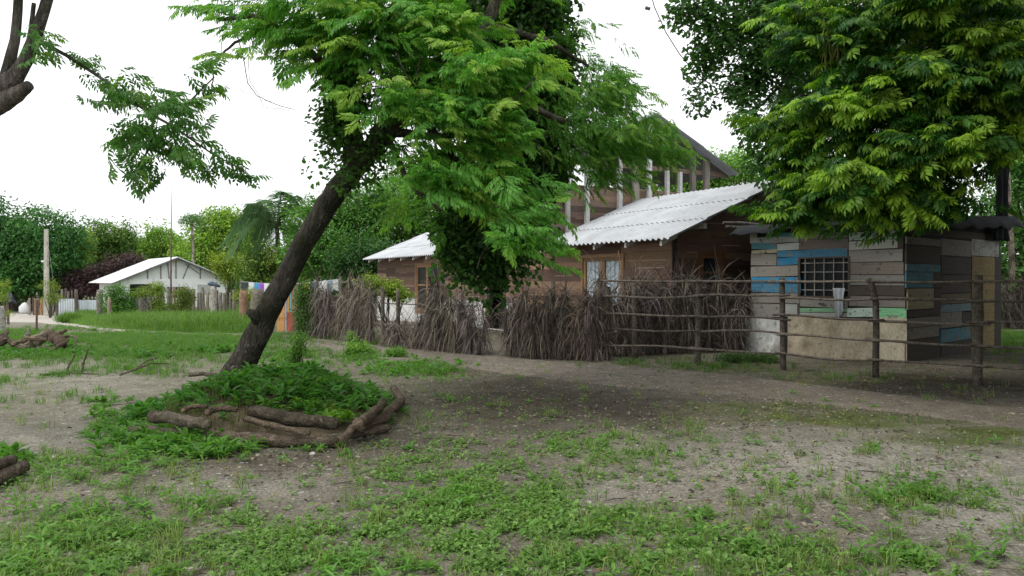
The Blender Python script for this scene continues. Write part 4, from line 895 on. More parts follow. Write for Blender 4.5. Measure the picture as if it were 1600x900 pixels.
def scatter(mb, tpls, pos, az, pitch, roll, scale, colA, colB=None, var=.18, tipc=None, rg=None):
    rg = rg or rng; pos = np.asarray(pos); N = len(pos)
    if N == 0: return
    which = rg.integers(0, len(tpls), N); mix = rg.random(N); colA = np.asarray(colA, float); colB = colA if colB is None else np.asarray(colB, float)
    base = colA * (1 - mix[:, None]) + colB * mix[:, None]
    az, pitch, roll, scale = [np.broadcast_to(q, N) for q in (az, pitch, roll, scale)]
    for i, t in enumerate(tpls):
        w_ = np.where(which == i)[0]
        if len(w_) == 0: continue
        Rm = rot(az[w_], pitch[w_], roll[w_]) * scale[w_][:, None, None]
        V = np.einsum('nij,vj->nvi', Rm, t.V) + pos[w_][:, None, :]
        Fc = t.F[None] + (np.arange(len(w_)) * len(t.V))[:, None, None]
        lv = 1 + var * rg.normal(size=(len(w_), t.k)); c = base[w_][:, None, :] * np.clip(lv, .4, 1.7)[:, t.I][..., None]
        if tipc is not None:
            a = (np.clip((t.T - .55) / .45, 0, 1)[None, :] * (rg.random(len(w_)) ** 1.5)[:, None])[..., None]; c = c * (1 - a) + np.asarray(tipc) * a
        mb.add(V.reshape(-1, 3), Fc.reshape(-1, 3), c.reshape(-1, 3))

def ellipsoid_pts(c, r, n, rg, shell=.5):
    d = rg.normal(size=(n, 3)); d /= np.linalg.norm(d, axis=1)[:, None]; return np.asarray(c) + d * np.asarray(r) * (rg.random(n) ** shell)[:, None], d

def curve(p0, p1, sag=0., side=0., n=9, jit=.03):
    p0, p1 = np.asarray(p0, float), np.asarray(p1, float); L = np.linalg.norm(p1 - p0); d = (p1 - p0) / L; s = np.cross(d, [0, 0, 1.]); s /= np.linalg.norm(s) + 1e-6; out = []
    for i in range(n):
        k = i / (n - 1); out.append(p0 * (1 - k) + p1 * k + math.sin(k * math.pi) * (np.array([0, 0, sag]) + s * side) + (np.random.uniform(-1, 1, 3) * jit * L if 0 < i < n - 1 else 0))
    return out
def taper(a, b, n): return [a + (b - a) * i / (n - 1) for i in range(n)]

SPR = [make_spray(8, .42, .26, 7, .082, .026, .22, leaflet, s) for s in range(6)]
SPRB = [make_spray(7, .42, .29, 5, .115, .037, .24, leaflet, s + 120) for s in range(5)]           # pinnate sprays of the near trees
SPRS = [make_spray(7, .36, .21, 7, .065, .022, .35, leaflet4, s + 20) for s in range(4)]     # finer feathery sprays
VINS = [make_clump(9, .09, .07, .045, s + 240, 1.3, leaflet) for s in range(4)]
VINE = [make_clump(26, .2, .085, .06, s + 40, 1.3, leaflet) for s in range(4)]
CLF = [make_clump(75, 1.0, .29, .15, s + 60) for s in range(4)]                            # far crowns (unit clumps)
CLN = [make_clump(70, 1.0, .26, .13, s + 70) for s in range(4)]

def px_blob(px, py, d, rx, ry, rd):
    return P(px, py, d), np.array([rx * d / F, rd, ry * d / F])

# ------------------------------------------------------------------ the leaning tree on the mound
TB = P(374, 588, 9.75); tz = float(Hm(TB[0], TB[1])); 
tree = empty('leaning_tree', (TB[0], TB[1], tz), 'leaning dark-barked tree with feathery bright leaves growing from the log-ringed mound', 'tree'); TL = (TB[0], TB[1], tz)
np.random.seed(5); random.seed(5)
cl_px = [(355, 612, 9.8), (376, 575, 9.75), (402, 522, 9.7), (432, 460, 9.65), (464, 400, 9.6), (498, 340, 9.55), (533, 288, 9.5), (562, 254, 9.5), (596, 212, 9.5)]
rad = [.225, .17, .152, .143, .136, .132, .137, .138, .115]
m = LMB(TL); pts = [P(*q) for q in cl_px]; Q = []; rr = []
for s in np.linspace(0, len(pts) - 1, 34):
    i = min(int(s), len(pts) - 2); k = s - i; Q.append(pts[i] * (1 - k) + pts[i + 1] * k + np.random.uniform(-1, 1, 3) * .008); rr.append((rad[i] * (1 - k) + rad[i + 1] * k) * random.uniform(.97, 1.03))
m.tube(Q, rr, 18, (.085, .075, .062), wob=.07)
kb = P(391, 492, 9.55); m.tube([kb + [.12, .1, -.12], kb + [.06, 0, 0], kb + [-.03, -.02, .05]], [.09, .075, .035], 10, (.07, .062, .052), wob=.25)   # old knot
for a in range(7):
    th = a * .9 + .3; c0 = np.array([TB[0], TB[1], tz]); m.tube([c0 + [.1 * math.cos(th), .1 * math.sin(th), .22], c0 + [.30 * math.cos(th), .30 * math.sin(th), .03], c0 + [.5 * math.cos(th), .5 * math.sin(th), -.06]], [.12, .08, .03], 7, (.09, .078, .062), wob=.12)
m.build('trunk', M_BARK, tree, smoothf=True)
fork = P(556, 262, 9.5)
limbs = [([fork, P(546, 200, 9.55), P(540, 130, 9.6), P(532, 50, 9.6), P(515, -60, 9.6), P(500, -160, 9.6)], .15, .06), ([P(590, 218, 9.5), P(640, 160, 9.6), P(700, 110, 9.8), P(760, 40, 10.2), P(800, -80, 10.6)], .16, .06),
    ([P(540, 130, 9.6), P(470, 70, 9.4), P(400, 25, 9.2), P(340, 30, 9.0)], .06, .02), ([P(600, 205, 9.5), P(690, 215, 9.1), P(770, 190, 8.8), P(840, 120, 8.6)], .06, .015), ([P(640, 160, 9.6), P(720, 260, 9.0), P(780, 330, 8.7), P(830, 370, 8.6)], .06, .015),
    ([P(535, 80, 9.6), P(600, 30, 9.2), P(660, -40, 9)], .07, .03), ([P(700, 110, 9.8), P(790, 150, 10.2), P(880, 190, 10.8), P(980, 220, 11.2)], .08, .02), ([P(760, 40, 10.2), P(850, 60, 10.6), P(930, 110, 11)], .06, .02), ([P(600, 205, 9.5), P(640, 290, 9.3), P(690, 330, 9.1)], .045, .015)]
for pts, r0, r1 in limbs:
    m = LMB(TL); Q = []; n = 16
    for s in np.linspace(0, len(pts) - 1, n):
        i = min(int(s), len(pts) - 2); k = s - i; Q.append(pts[i] * (1 - k) + pts[i + 1] * k + np.random.uniform(-1, 1, 3) * .015)
    m.tube(Q, taper(r0, r1, n), 9, (.15, .13, .105), wob=.1); m.build('limb', M_BARK, tree, smoothf=True)
for (a, b, r) in (((612, 60, 9.0), (668, 215, 8.9), .014), ((660, 90, 9.0), (640, 150, 9.), .01), ((560, 120, 9.2), (480, 70, 9.0), .012), ((585, 140, 9.0), (660, 190, 8.8), .01), ((520, 130, 9.4), (524, 250, 9.35), .012), ((556, 110, 9.3), (590, 0, 9.2), .010), ((600, 150, 8.9), (660, 185, 8.9), .008), ((563, 300, 9.3), (562, 400, 9.2), .006), ((700, 190, 8.8), (620, 210, 8.8), .008), ((380, 60, 9.1), (332, 100, 9.0), .02), ((332, 100, 9.0), (330, 150, 9.0), .012), ((790, 300, 8.9), (745, 420, 9.0), .006)):
    m = LMB(TL); m.tube(curve(P(*a), P(*b), .05, .04, 9, .02), taper(r, r * .5, 9), 5, (.2, .17, .14)); m.build('twig', M_BARK, tree)     # bare twigs crossing the crown
rg = np.random.default_rng(11)
BR, BRB, TIP = (.09, .27, .04), (.16, .39, .062), (.33, .52, .08)
def inside(x, y, poly):
    r = np.zeros(len(x), bool); n = len(poly)
    for i in range(n):
        (x0, y0), (x1, y1) = poly[i], poly[(i + 1) % n]
        if y0 != y1: r ^= ((y0 > y) != (y1 > y)) & (x < (x1 - x0) * (y - y0) / (y1 - y0) + x0)
    return r
OPEN = [(300, 100), (440, 100), (505, 165), (520, 225), (560, 240), (596, 198), (612, 235), (625, 275), (680, 325), (735, 345), (775, 345), (775, 600), (300, 600)]
def pinnate_crown(name, parent, loc, blobs_, tpls, per, cA, cB, tip, pitch=(-.35, .3), sc=(.75, 1.15), cx=None, mat_=M_LEAF, sub=.22, rg=rg, shell=.42, var=.2, dens=1., open_=None, young=.12):
    m = LMB(loc)
    for (px, py, d, rx, ry, rd, n) in blobs_:
        n = int(n * dens)
        c, r = px_blob(px, py, d, max(rx - 30, 10), max(ry - 30, 10), rd); K = max(3, n // per); sc_, _ = ellipsoid_pts(c, r, K, rg, shell); cc = P(*cx) if cx is not None else c - [0, 0, .3]
        pos = np.repeat(sc_, per, 0)[:n]; pos = pos + rg.normal(size=pos.shape) * sub * [1, 1, .55]
        if open_ is not None:      # the crown is open to the sky below and beside these limbs
            qx, qy = proj(pos); pos = pos[~inside(qx, qy, open_)]
        d_ = pos - cc; az = np.arctan2(d_[:, 1], d_[:, 0]) + rg.normal(0, .7, len(pos))
        yg = rg.random(len(pos)) < young * 2 / (1 + np.exp(-2.2 * (pos[:, 2] - c[2] - (pos[:, 1] - c[1])) / (r[2] + .2)))
        for sel, a_, b_ in ((~yg, cA, cB), (yg, np.array(tip) * .62, np.array(tip) * .95)):
            n_ = int(sel.sum()); scatter(m, tpls, pos[sel], az[sel], rg.normal(pitch[0], pitch[1], n_), rg.normal(0, .35, n_), rg.uniform(*sc, n_), a_, b_, var, tip, rg)
    return m.build(name, mat_, parent)
pinnate_crown('crown', tree, TL, [(395, 20, 9.1, 45, 40, .5, 20), (460, 35, 9.3, 70, 60, .6, 40), (545, 40, 9.5, 75, 80, .8, 70), (500, 105, 9.3, 42, 50, .4, 16), (430, 62, 9.1, 50, 36, .4, 14), (610, 70, 9.3, 80, 85, .8, 80), (690, 50, 9.2, 75, 75, .8, 75), (640, 150, 9.1, 60, 60, .5, 38), (580, 130, 9.3, 45, 40, .4, 12),
    (755, 110, 8.8, 75, 55, .5, 62), (825, 92, 8.6, 42, 38, .3, 20), (700, 190, 8.9, 85, 62, .6, 75), (775, 200, 8.8, 60, 50, .4, 36), (672, 245, 9.0, 52, 46, .35, 22), (720, 270, 8.8, 80, 60, .5, 62), (790, 305, 8.7, 52, 44, .35, 26), (700, 312, 8.9, 50, 36, .3, 14), (812, 350, 8.6, 42, 32, .25, 18), (838, 388, 8.55, 36, 24, .2, 9), (640, 285, 9.1, 45, 36, .25, 14), (590, 160, 9.0, 40, 30, .25, 8),
    (560, -90, 9.6, 200, 90, 1.4, 130), (740, -70, 9.6, 130, 80, 1.2, 80), (400, -60, 9.4, 110, 60, .9, 40)],
    SPR, 4, BR, BRB, TIP, cx=(600, 190, 9.6), shell=.55, dens=.8, open_=OPEN, pitch=(-.15, .25))
pinnate_crown('crown', tree, TL, [(950, 140, 11.2, 75, 50, .8, 80), (905, 200, 11, 56, 55, .6, 52), (965, 215, 11.1, 75, 50, .7, 80), (1020, 235, 11.1, 52, 42, .5, 40), (925, 252, 11, 50, 34, .5, 26), (968, 275, 11, 36, 32, .4, 14), (900, 300, 11, 20, 20, .2, 4), (640, 330, 10.6, 45, 40, .4, 10), (925, 60, 11.3, 36, 40, .4, 10)],
    SPRS, 4, (.09, .25, .04), (.15, .33, .055), (.24, .42, .07), cx=(760, 150, 10.8), sc=(.8, 1.15), shell=.55, open_=[(845, 275), (885, 262), (905, 300), (950, 312), (1005, 325), (1050, 285), (1110, 285), (1110, 440), (845, 440)])
# dark vines: on the stems of the leaning tree, and a curtain that hangs from its limb
vg = np.random.default_rng(13)
m = LMB(P(540, 190, 9.5)); vpos = []
for (a, b, n, s) in (((548, 270, 9.4), (538, 60, 9.5), 120, .14), ((520, 215, 9.4), (512, 120, 9.4), 25, .06), ((560, 270, 9.4), (600, 215, 9.4), 20, .10), ((524, 140, 9.4), (526, 250, 9.4), 12, .05)):
    k = vg.random(n)[:, None]; vpos.append(P(*a) * (1 - k) + P(*b) * k + vg.normal(size=(n, 3)) * s)
vpos = np.concatenate(vpos); scatter(m, VINE, vpos, vg.uniform(0, 6.3, len(vpos)), vg.normal(-.3, .3, len(vpos)), 0, vg.uniform(.6, 1.0, len(vpos)), (.05, .13, .025), (.09, .20, .04), .25, None, vg)
o = m.build('climbing_vine', M_LEAF); o.location = P(540, 190, 9.5); tag(o, 'small-leaved vine wrapped round the upright stem of the leaning tree', 'vine')
VC = P(790, 200, 11.6); m = LMB(VC); vm = LMB(VC)
for (px, py, rx, ry, rd, n, d) in ((800, 20, 90, 90, .8, 420, 12), (830, 110, 75, 90, .7, 420, 12), (800, 190, 70, 80, .7, 330, 11.8), (840, 260, 50, 60, .5, 150, 11.6), (760, 300, 62, 60, .5, 230, 11.4), (745, 365, 55, 40, .4, 150, 11.2), (770, 405, 26, 18, .3, 22, 11.1), (708, 370, 22, 40, .25, 40, 11.1), (735, 415, 26, 24, .3, 26, 11.1), (815, 350, 36, 60, .35, 90, 11.3), (800, 410, 22, 22, .2, 16, 11.2), (752, 440, 12, 10, .15, 6, 11.1), (700, 405, 12, 16, .15, 7, 11.1), (720, 100, 60, 80, .6, 140, 12), (800, -110, 130, 90, 1, 260, 12), (660, 20, 60, 60, .6, 90, 12)):
    n = int(n * (.5 if py > 280 else 1.0)); c, r = px_blob(px, py, d, rx, ry, rd); pos, _ = ellipsoid_pts(c, r, n, vg, .38); scatter(m, VINE, pos, vg.uniform(0, 6.3, n), vg.normal(-.6, .35, n), vg.normal(0, .3, n), vg.uniform(.9, 1.5, n), (.035, .095, .022), (.065, .15, .032), .3, None, vg)
for k in range(70):
    px = vg.uniform(692, 850); y1 = vg.uniform(-30, 12) + np.interp(px, [690, 715, 745, 775, 800, 830, 850], [385, 425, 440, 446, 425, 395, 350]); y0 = y1 - vg.uniform(60, 160); d = vg.uniform(10.9, 11.6); nn = 9
    t_ = np.linspace(0, 1, nn); pos = np.stack([P(px + 6 * math.sin(a * 5 + k), y0 + (y1 - y0) * a, d) for a in t_]); scatter(m, VINS, pos, vg.uniform(0, 6.3, nn), vg.normal(-.5, .3, nn), 0, vg.uniform(.7, 1.2, nn), (.04, .11, .025), (.08, .18, .04), .3, None, vg)
for k in range(46):
    px, d = vg.uniform(690, 850), vg.uniform(11, 11.8); y0 = vg.uniform(-50, 250); y1 = vg.uniform(300, 430) if px < 800 else vg.uniform(250, 320)
    vm.tube(curve(P(px + vg.normal(0, 25), y0, d), P(px, y1, d), 0, .05, 8, .01), .008, 5, (.09, .075, .06))
ve = empty('hanging_vine', VC, 'dense dark vine curtain hanging behind the bright crown down to the fronds', 'vine'); m.build('foliage', M_LEAF, ve); vm.build('vine_stem', M_BARK, ve)
# loose lianas in the open sky beside the crown
LN = P(400, 60, 9.1); m = LMB(LN)
for L_, r in (([(369, 45), (380, 90), (387, 130), (402, 150), (430, 163), (459, 171)], .007), ([(391, 65), (388, 95), (390, 125), (405, 150), (412, 168), (440, 170), (470, 176)], .004), ([(393, 60), (396, 78), (430, 92), (470, 92), (500, 88)], .006), ([(347, 55), (346, 80), (352, 105)], .005), ([(365, 130), (385, 148), (410, 157), (440, 160)], .003)):
    W = [P(x, y, 9.1) for x, y in L_]; Q = []
    for s in np.linspace(0, len(W) - 1, 24):
        i = min(int(s), len(W) - 2); k = smooth(s - i) * .5 + (s - i) * .5; Q.append(W[i] * (1 - k) + W[i + 1] * k + np.random.uniform(-1, 1, 3) * .004)
    m.tube(Q, taper(r, r * .6, 24), 5, (.10, .085, .07))
o = m.build('liana', M_WIRE); o.location = LN; tag(o, 'thin bare liana loops dangling in the open sky beside the crown', 'liana')

# ------------------------------------------------------------------ tree with forked limbs at the picture edge
EB = G(-330, 640); edge = empty('forked_tree', (EB[0], EB[1], 0), 'grey forked tree limbs against the sky with one drooping leafy bough', 'tree'); EL = (EB[0], EB[1], 0.); ed = 7.0
m = LMB(EL); pts = [EB - [0, 0, .2], EB + [.1, .0, 1.2], P(-160, 300, 7.2), P(-60, 195, 7.1), P(-5, 150, 7.0), P(22, 118, 7.0)]; m.tube([q for q in pts], [.2, .16, .135, .115, .105, .08], 14, (.15, .13, .11), wob=.08); m.build('trunk', M_BARK, edge, smoothf=True)
for pts, rr in (([P(0, 160, 7.02), P(12, 110, 7.0), P(24, 60, 7.0), P(29, 0, 7.0), P(26, -90, 7), P(10, -220, 7)], [.075, .052, .043, .038, .035, .03]), ([P(10, 140, 6.95), P(38, 100, 6.9), P(58, 50, 6.9), P(74, 0, 6.9), P(90, -90, 6.9), P(100, -220, 6.9)], [.085, .06, .052, .047, .042, .035]), ([P(40, 95, 6.9), P(48, 50, 6.88), P(53, 5, 6.88)], [.03, .022, .018]),
    ([P(-8, 165, 7.0), P(22, 150, 6.9), P(46, 133, 6.85)], [.10, .075, .045]), ([P(58, 62, 6.9), P(110, 90, 6.9), P(170, 130, 6.9), P(230, 175, 6.9), P(275, 200, 6.9), P(330, 240, 6.9), P(385, 268, 6.9)], [.02, .016, .014, .013, .011, .008, .005]), ([P(240, 180, 6.9), P(290, 165, 6.9), P(335, 120, 6.9)], [.011, .009, .006]), ([P(240, 180, 6.9), P(235, 230, 6.9), P(205, 275, 6.9)], [.011, .009, .006])):
    m = LMB(EL); n = 14; Q = []; r2 = []
    for s in np.linspace(0, len(pts) - 1, n):
        i = min(int(s), len(pts) - 2); k = s - i; Q.append(pts[i] * (1 - k) + pts[i + 1] * k); r2.append(rr[i] * (1 - k) + rr[i + 1] * k)
    m.tube(Q, r2, 10, (.17, .15, .13), wob=.1); m.build('limb', M_BARK, edge, smoothf=True)
eg = np.random.default_rng(17); m = LMB(EL)
SPRE = [make_spray(6, .26, .19, 4, .085, .03, .2, leaflet, s + 90) for s in range(4)]
def along(pl_, n, jit, az, pit):
    n = int(n * .78); W = [P(*q) for q in pl_]; k = eg.random(n) * (len(W) - 1); i = np.minimum(k.astype(int), len(W) - 2); f = (k - i)[:, None]; W = np.array(W); pos = W[i] * (1 - f) + W[i + 1] * f + eg.normal(size=(n, 3)) * [jit, .18, jit]
    scatter(m, SPRE, pos, az + eg.normal(0, .8, n), eg.normal(pit, .35, n), eg.normal(0, .4, n), eg.uniform(.7, 1.05, n), (.06, .165, .035), (.10, .24, .05), .18, (.22, .36, .05), eg)
along([(75, 70, 6.9), (120, 100, 6.9), (170, 135, 6.9)], 15, .06, 0, -.1); along([(150, 120, 6.9), (200, 165, 6.9), (245, 190, 6.9)], 20, .13, .2, -.2); along([(225, 180, 6.9), (262, 190, 6.9)], 12, .12, 0, -.1); along([(245, 190, 6.9), (235, 235, 6.9), (215, 270, 6.9)], 20, .13, -1.5, -.6); along([(260, 185, 6.9), (305, 155, 6.9), (345, 115, 6.9)], 22, .11, .4, .2); along([(250, 210, 6.9), (300, 245, 6.9)], 14, .09, 0, -.2); along([(300, 242, 6.9), (345, 250, 6.9), (380, 268, 6.9)], 12, .05, 0, -.3); along([(195, 195, 6.9), (185, 180, 6.9)], 5, .08, 3, -.4)
eg2 = eg
pos = np.concatenate([ellipsoid_pts(P(-100, -300, 7), (1.8, 1.8, .9), 120, eg)[0], ellipsoid_pts(P(-300, -100, 7), (1, 1.5, 1.), 60, eg)[0]]); scatter(m, SPR, pos, eg.uniform(0, 6.3, 180), eg.normal(-.3, .3, 180), 0, 1., BR, BRB, .15, TIP, eg)
m.build('crown', M_LEAF, edge)

# ------------------------------------------------------------------ big tree over the hut
RB = np.array([10.4, 13.4, 0.]); rt = empty('shade_tree', RB, 'big shade tree with yellow-green leaf sprays overhanging the patched hut', 'tree')
m = LMB(RB); top_ = np.array([9.6, 12.8, 4.6]); m.tube(curve(RB - [0, 0, .2], top_, 0, .15, 10, .01), taper(.36, .24, 10), 14, (.13, .11, .09), wob=.08); m.build('trunk', M_BARK, rt, smoothf=True)
for q in ((P(1250, 150, 11)), (P(1400, 80, 10)), (P(1560, 120, 10)), np.array([12, 15, 6.5]), np.array([9, 17, 6.5]), np.array([11, 9.5, 6]), P(1300, 260, 10.5)):
    m = LMB(RB); m.tube(curve(top_, q, .3, .2, 10, .03), taper(.15, .03, 10), 8, (.12, .1, .085)); m.build('limb', M_BARK, rt, smoothf=True)
rgs = np.random.default_rng(19)
DG, DG2, YT = (.020, .085, .013), (.042, .14, .02), (.29, .48, .045)
pinnate_crown('crown', rt, RB, [(1255, 250, 10.4, 58, 70, .5, 66), (1225, 190, 10.6, 40, 46, .4, 26), (1300, 190, 10, 80, 80, .7, 90), (1330, 290, 9.8, 90, 45, .6, 80), (1250, 318, 10.2, 46, 32, .35, 28), (1400, 120, 9.6, 90, 90, .8, 110), (1420, 240, 9.5, 90, 75, .7, 105), (1400, 310, 9.6, 80, 40, .5, 60), (1500, 100, 9.5, 90, 90, .8, 110), (1490, 210, 9.4, 70, 65, .7, 75), (1460, 305, 9.8, 50, 40, .4, 38), (1590, 120, 9.4, 70, 110, .8, 90), (1330, 60, 10, 90, 70, .8, 90), (1450, 10, 9.6, 130, 60, 1, 110), (1270, 20, 10.4, 60, 60, .6, 45)],
    SPRB, 4, DG, DG2, YT, cx=(1480, 150, 12.2), young=.24, pitch=(-.12, .22), sc=(.75, 1.1), rg=rgs, shell=.3)
m = LMB(RB)     # crown mass behind and above; lobes beyond the picture edge added for shade
for (c, r, n) in (((9.2, 12.6, 5.2), (2.6, 1.9, 1.7), 520), ((7.6, 13.2, 5.6), (2.0, 1.8, 1.3), 330), ((10.5, 10.5, 5.6), (2.4, 2.2, 1.6), 330), ((10.8, 15.5, 6.2), (3.2, 2.6, 1.9), 450), ((7.8, 16.2, 6.0), (2.4, 2.2, 1.3), 330), ((8.2, 10.0, 6.3), (2.4, 2.4, 1.3), 320), ((13.5, 13.5, 5.5), (2.2, 3.5, 2.2), 300), ((9.3, 7.2, 6.6), (2.4, 2.4, 1.1), 200), ((11.3, 18.5, 5.8), (3.2, 2.4, 2.), 260), ((6.6, 6.6, 6.6), (2.6, 2.2, .8), 330), ((10, 5.5, 6.6), (2.6, 2.6, 1.0), 300), ((6.0, 3.0, 6.6), (3, 2.5, .9), 260), ((12.6, 11.5, 3.6), (1.0, 2.0, 1.5), 160), ((10.5, 1.5, 6.2), (3, 2.6, 1.1), 380), ((9.5, -2.0, 5.6), (3, 2.4, 1.6), 380)):
    pos, _ = ellipsoid_pts(c, r, n, rgs, .45); scatter(m, SPR, pos, rgs.uniform(0, 6.3, n), rgs.normal(-.3, .3, n), rgs.normal(0, .4, n), rgs.uniform(1.0, 1.5, n), (.025, .07, .012), (.04, .10, .016), .2, None, rgs)
m.build('crown', M_LEAF, rt)
LG = [P(1310, 60, 9.9), P(1345, 40, 9.9)]
for p in LG:      # tassels of pale seed pods
    for k in range(24):
        m = LMB(RB); q = p + rgs.normal(size=3) * [.16, .1, .08]; m.tube([q, q + [rgs.normal(0, .02), 0, -.1], q + [rgs.normal(0, .03), 0, -.26]], [.008, .011, .004], 5, np.array([.22, .24, .06]) * rgs.uniform(.7, 1.2)); m.build('seed_pod', M_DULL, rt)
# darker small-leaved tree behind it
D2 = np.array([9.2, 21.5, 0.]); t2 = empty('small_leaved_tree', D2, 'tall small-leaved tree with airy branch tips rising behind the plank house', 'tree'); m = LMB(D2); m.tube(curve(D2 - [0, 0, .2], np.array([8.6, 18, 8.2]), .3, .2, 10, .02), taper(.3, .12, 10), 12, (.12, .1, .085)); m.build('trunk', M_BARK, t2, smoothf=True)
m = LMB(D2)
for (px, py, d, rx, ry, rd, n) in ((1085, 12, 14, 34, 30, .6, 34), (1130, 50, 14, 45, 45, .7, 55), (1190, 30, 14, 55, 55, .8, 90), (1180, 105, 13.8, 40, 50, .6, 55), (1100, 95, 14, 24, 30, .4, 14), (1092, 150, 14, 22, 20, .3, 10), (1140, 130, 13.8, 22, 20, .3, 10), (1165, 175, 13.6, 20, 38, .4, 20), (1200, -80, 14, 150, 70, 1.2, 220), (1190, 240, 13.2, 18, 40, .3, 18), (1250, 60, 14, 60, 80, .7, 130)):
    c, r = px_blob(px, py, d, rx, ry, rd); pos, _ = ellipsoid_pts(c, r, n, rgs, .42); scatter(m, VINE, pos, rgs.uniform(0, 6.3, n), rgs.normal(-.3, .3, n), 0, rgs.uniform(.9, 1.5, n), (.045, .11, .03), (.07, .16, .04), .25, None, rgs)
m.build('crown', M_LEAF, t2)
for (a, b) in (((1240, 60, 14), (1090, 10, 14)), ((1240, 90, 14), (1110, 150, 14)), ((1230, 120, 13.8), (1165, 180, 13.6)), ((1150, 10, 14), (1155, 80, 14))):
    m = LMB(D2); m.tube(curve(P(*a), P(*b), -.1, .1, 9, .02), taper(.04, .01, 9), 6, (.1, .085, .07)); m.build('limb', M_BARK, t2)
# cable in the sky
CB = P(1022, -40, 18); m = LMB(CB); m.tube([P(1010, -40, 18), P(1022, 10, 18), P(1040, 50, 18), P(1062, 85, 18), P(1085, 112, 18), P(1120, 140, 18)], .014, 5, (.1, .1, .11)); m.tube([P(1008, 12, 18), P(1016, 14, 18)], .04, 6, (.1, .1, .1)); o = m.build('power_cable', M_WIRE); o.location = CB; tag(o, 'thin dark cable hanging in the white sky between the two big crowns', 'cable')
# ------------------------------------------------------------------ trees of the background
def bg_tree(name, label, px, d, lobes, cA, cB, n, cl=.9, tp=CLF, tip=None, group=None, seed=0, trunk_px=None, base_z=None, tr=.16, mat_=M_DULL, tcol=(.16, .14, .115), shell=.28):
    """lobes: (px, py, rx, ry) ellipses of the crown's outline at depth D"""
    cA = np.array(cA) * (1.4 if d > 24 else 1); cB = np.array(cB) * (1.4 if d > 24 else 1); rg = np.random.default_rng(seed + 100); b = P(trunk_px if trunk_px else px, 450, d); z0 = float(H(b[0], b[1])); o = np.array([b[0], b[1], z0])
    e = empty(name, o, label, 'tree', group); m = LMB(o); area = sum(l[2] * l[3] for l in lobes)
    for (lx, ly, rx, ry) in lobes:
        k = max(4, int(n * rx * ry / area)); c = P(lx, ly, d + rg.uniform(-1, 1)); r = np.array([rx * d / F, min(rx, ry * 1.4) * d / F, ry * d / F])
        pos, dr = ellipsoid_pts(c, r, k, rg, shell); pos[:, 2] = np.maximum(pos[:, 2], z0 + .3)
        scatter(m, tp, pos, np.arctan2(dr[:, 1], dr[:, 0]) + rg.normal(0, .6, k), rg.normal(-.1, .3, k), rg.normal(0, .3, k), rg.uniform(.55, 1.15, k) * cl, cA, cB, .22, tip, rg)
    m.build('crown', mat_, e)
    t = LMB(o); hub = P(px, np.mean([l[1] for l in lobes]), d); t.tube(curve(o - [0, 0, .3], hub, 0, .2, 8, .02), taper(tr, tr * .5, 8), 9, tcol, wob=.12)
    for (lx, ly, rx, ry) in lobes: t.tube(curve(o * .4 + hub * .6, P(lx, ly, d), .1, .1, 6, .03), taper(tr * .45, tr * .12, 6), 6, tcol)
    t.build('trunk', M_BARK, e, smoothf=True); return e
BGG = 'trees behind the village'
bg_tree('broadleaf_tree', 'huge dark green tree with low hanging crown shading the ground by the utility post', 25, 60, [(20, 360, 60, 45), (70, 365, 45, 40), (-30, 365, 60, 55), (95, 375, 32, 38), (30, 405, 70, 38), (85, 412, 40, 30), (-60, 410, 70, 40), (10, 440, 60, 22), (70, 445, 40, 18)], (.03, .095, .024), (.055, .145, .034), 620, 1.1, group=BGG, seed=1, tr=.35)
for (x, tpx) in ((8, 14), ): pass
bg_tree('broadleaf_tree', 'loose olive-green tree with twiggy top behind the purple bush', 160, 68, [(165, 365, 32, 26), (145, 390, 35, 30), (190, 385, 25, 25), (120, 405, 20, 30), (180, 410, 35, 20), (200, 360, 10, 16)], (.07, .14, .03), (.12, .19, .04), 210, 1.0, group=BGG, seed=2)
bg_tree('broadleaf_tree', 'yellow-green young tree lit in front of the olive-green one', 125, 63, [(125, 400, 14, 30), (135, 375, 14, 14), (112, 420, 14, 14)], (.16, .24, .03), (.22, .30, .05), 60, .75, group=BGG, seed=3)
bg_tree('broadleaf_tree', 'blue-green low tree behind the ridge of the white house', 222, 72, [(215, 385, 22, 16), (235, 395, 25, 16), (205, 405, 25, 18)], (.05, .12, .035), (.08, .16, .045), 90, 1.0, group=BGG, seed=4)
bg_tree('broadleaf_tree', 'small bright tree rising directly above the white house ridge', 255, 68, [(250, 362, 20, 16), (262, 385, 30, 20), (240, 390, 18, 18), (285, 400, 22, 18)], (.11, .22, .03), (.18, .28, .045), 120, .95, group=BGG, seed=5)
bg_tree('broadleaf_tree', 'broad lime-green tree between the papaya and the palm', 345, 64, [(350, 345, 30, 18), (325, 365, 28, 26), (375, 350, 28, 25), (350, 385, 45, 28), (310, 395, 30, 25), (390, 380, 28, 30), (330, 420, 40, 18), (405, 335, 12, 10)], (.10, .21, .025), (.19, .30, .04), 330, 1.0, tip=(.32, .34, .04), group=BGG, seed=6)
bg_tree('broadleaf_tree', 'dense green tree whose crown stands right behind the leaning trunk', 520, 40, [(500, 350, 45, 45), (545, 320, 40, 30), (570, 350, 40, 40), (530, 390, 60, 35), (480, 400, 35, 35), (590, 310, 30, 20), (560, 415, 50, 22)], (.045, .125, .022), (.085, .19, .03), 420, .85, tp=CLN, group=BGG, seed=7, tr=.25)
bg_tree('broadleaf_tree', 'tall leafy green tree behind the end wall of the plank house', 640, 43, [(630, 290, 50, 36), (680, 280, 45, 40), (610, 340, 50, 40), (660, 345, 55, 45), (590, 385, 40, 30), (700, 330, 50, 45), (570, 400, 30, 30)], (.06, .15, .025), (.10, .22, .035), 430, .9, tp=CLN, tip=(.2, .3, .04), group=BGG, seed=8, tr=.25)
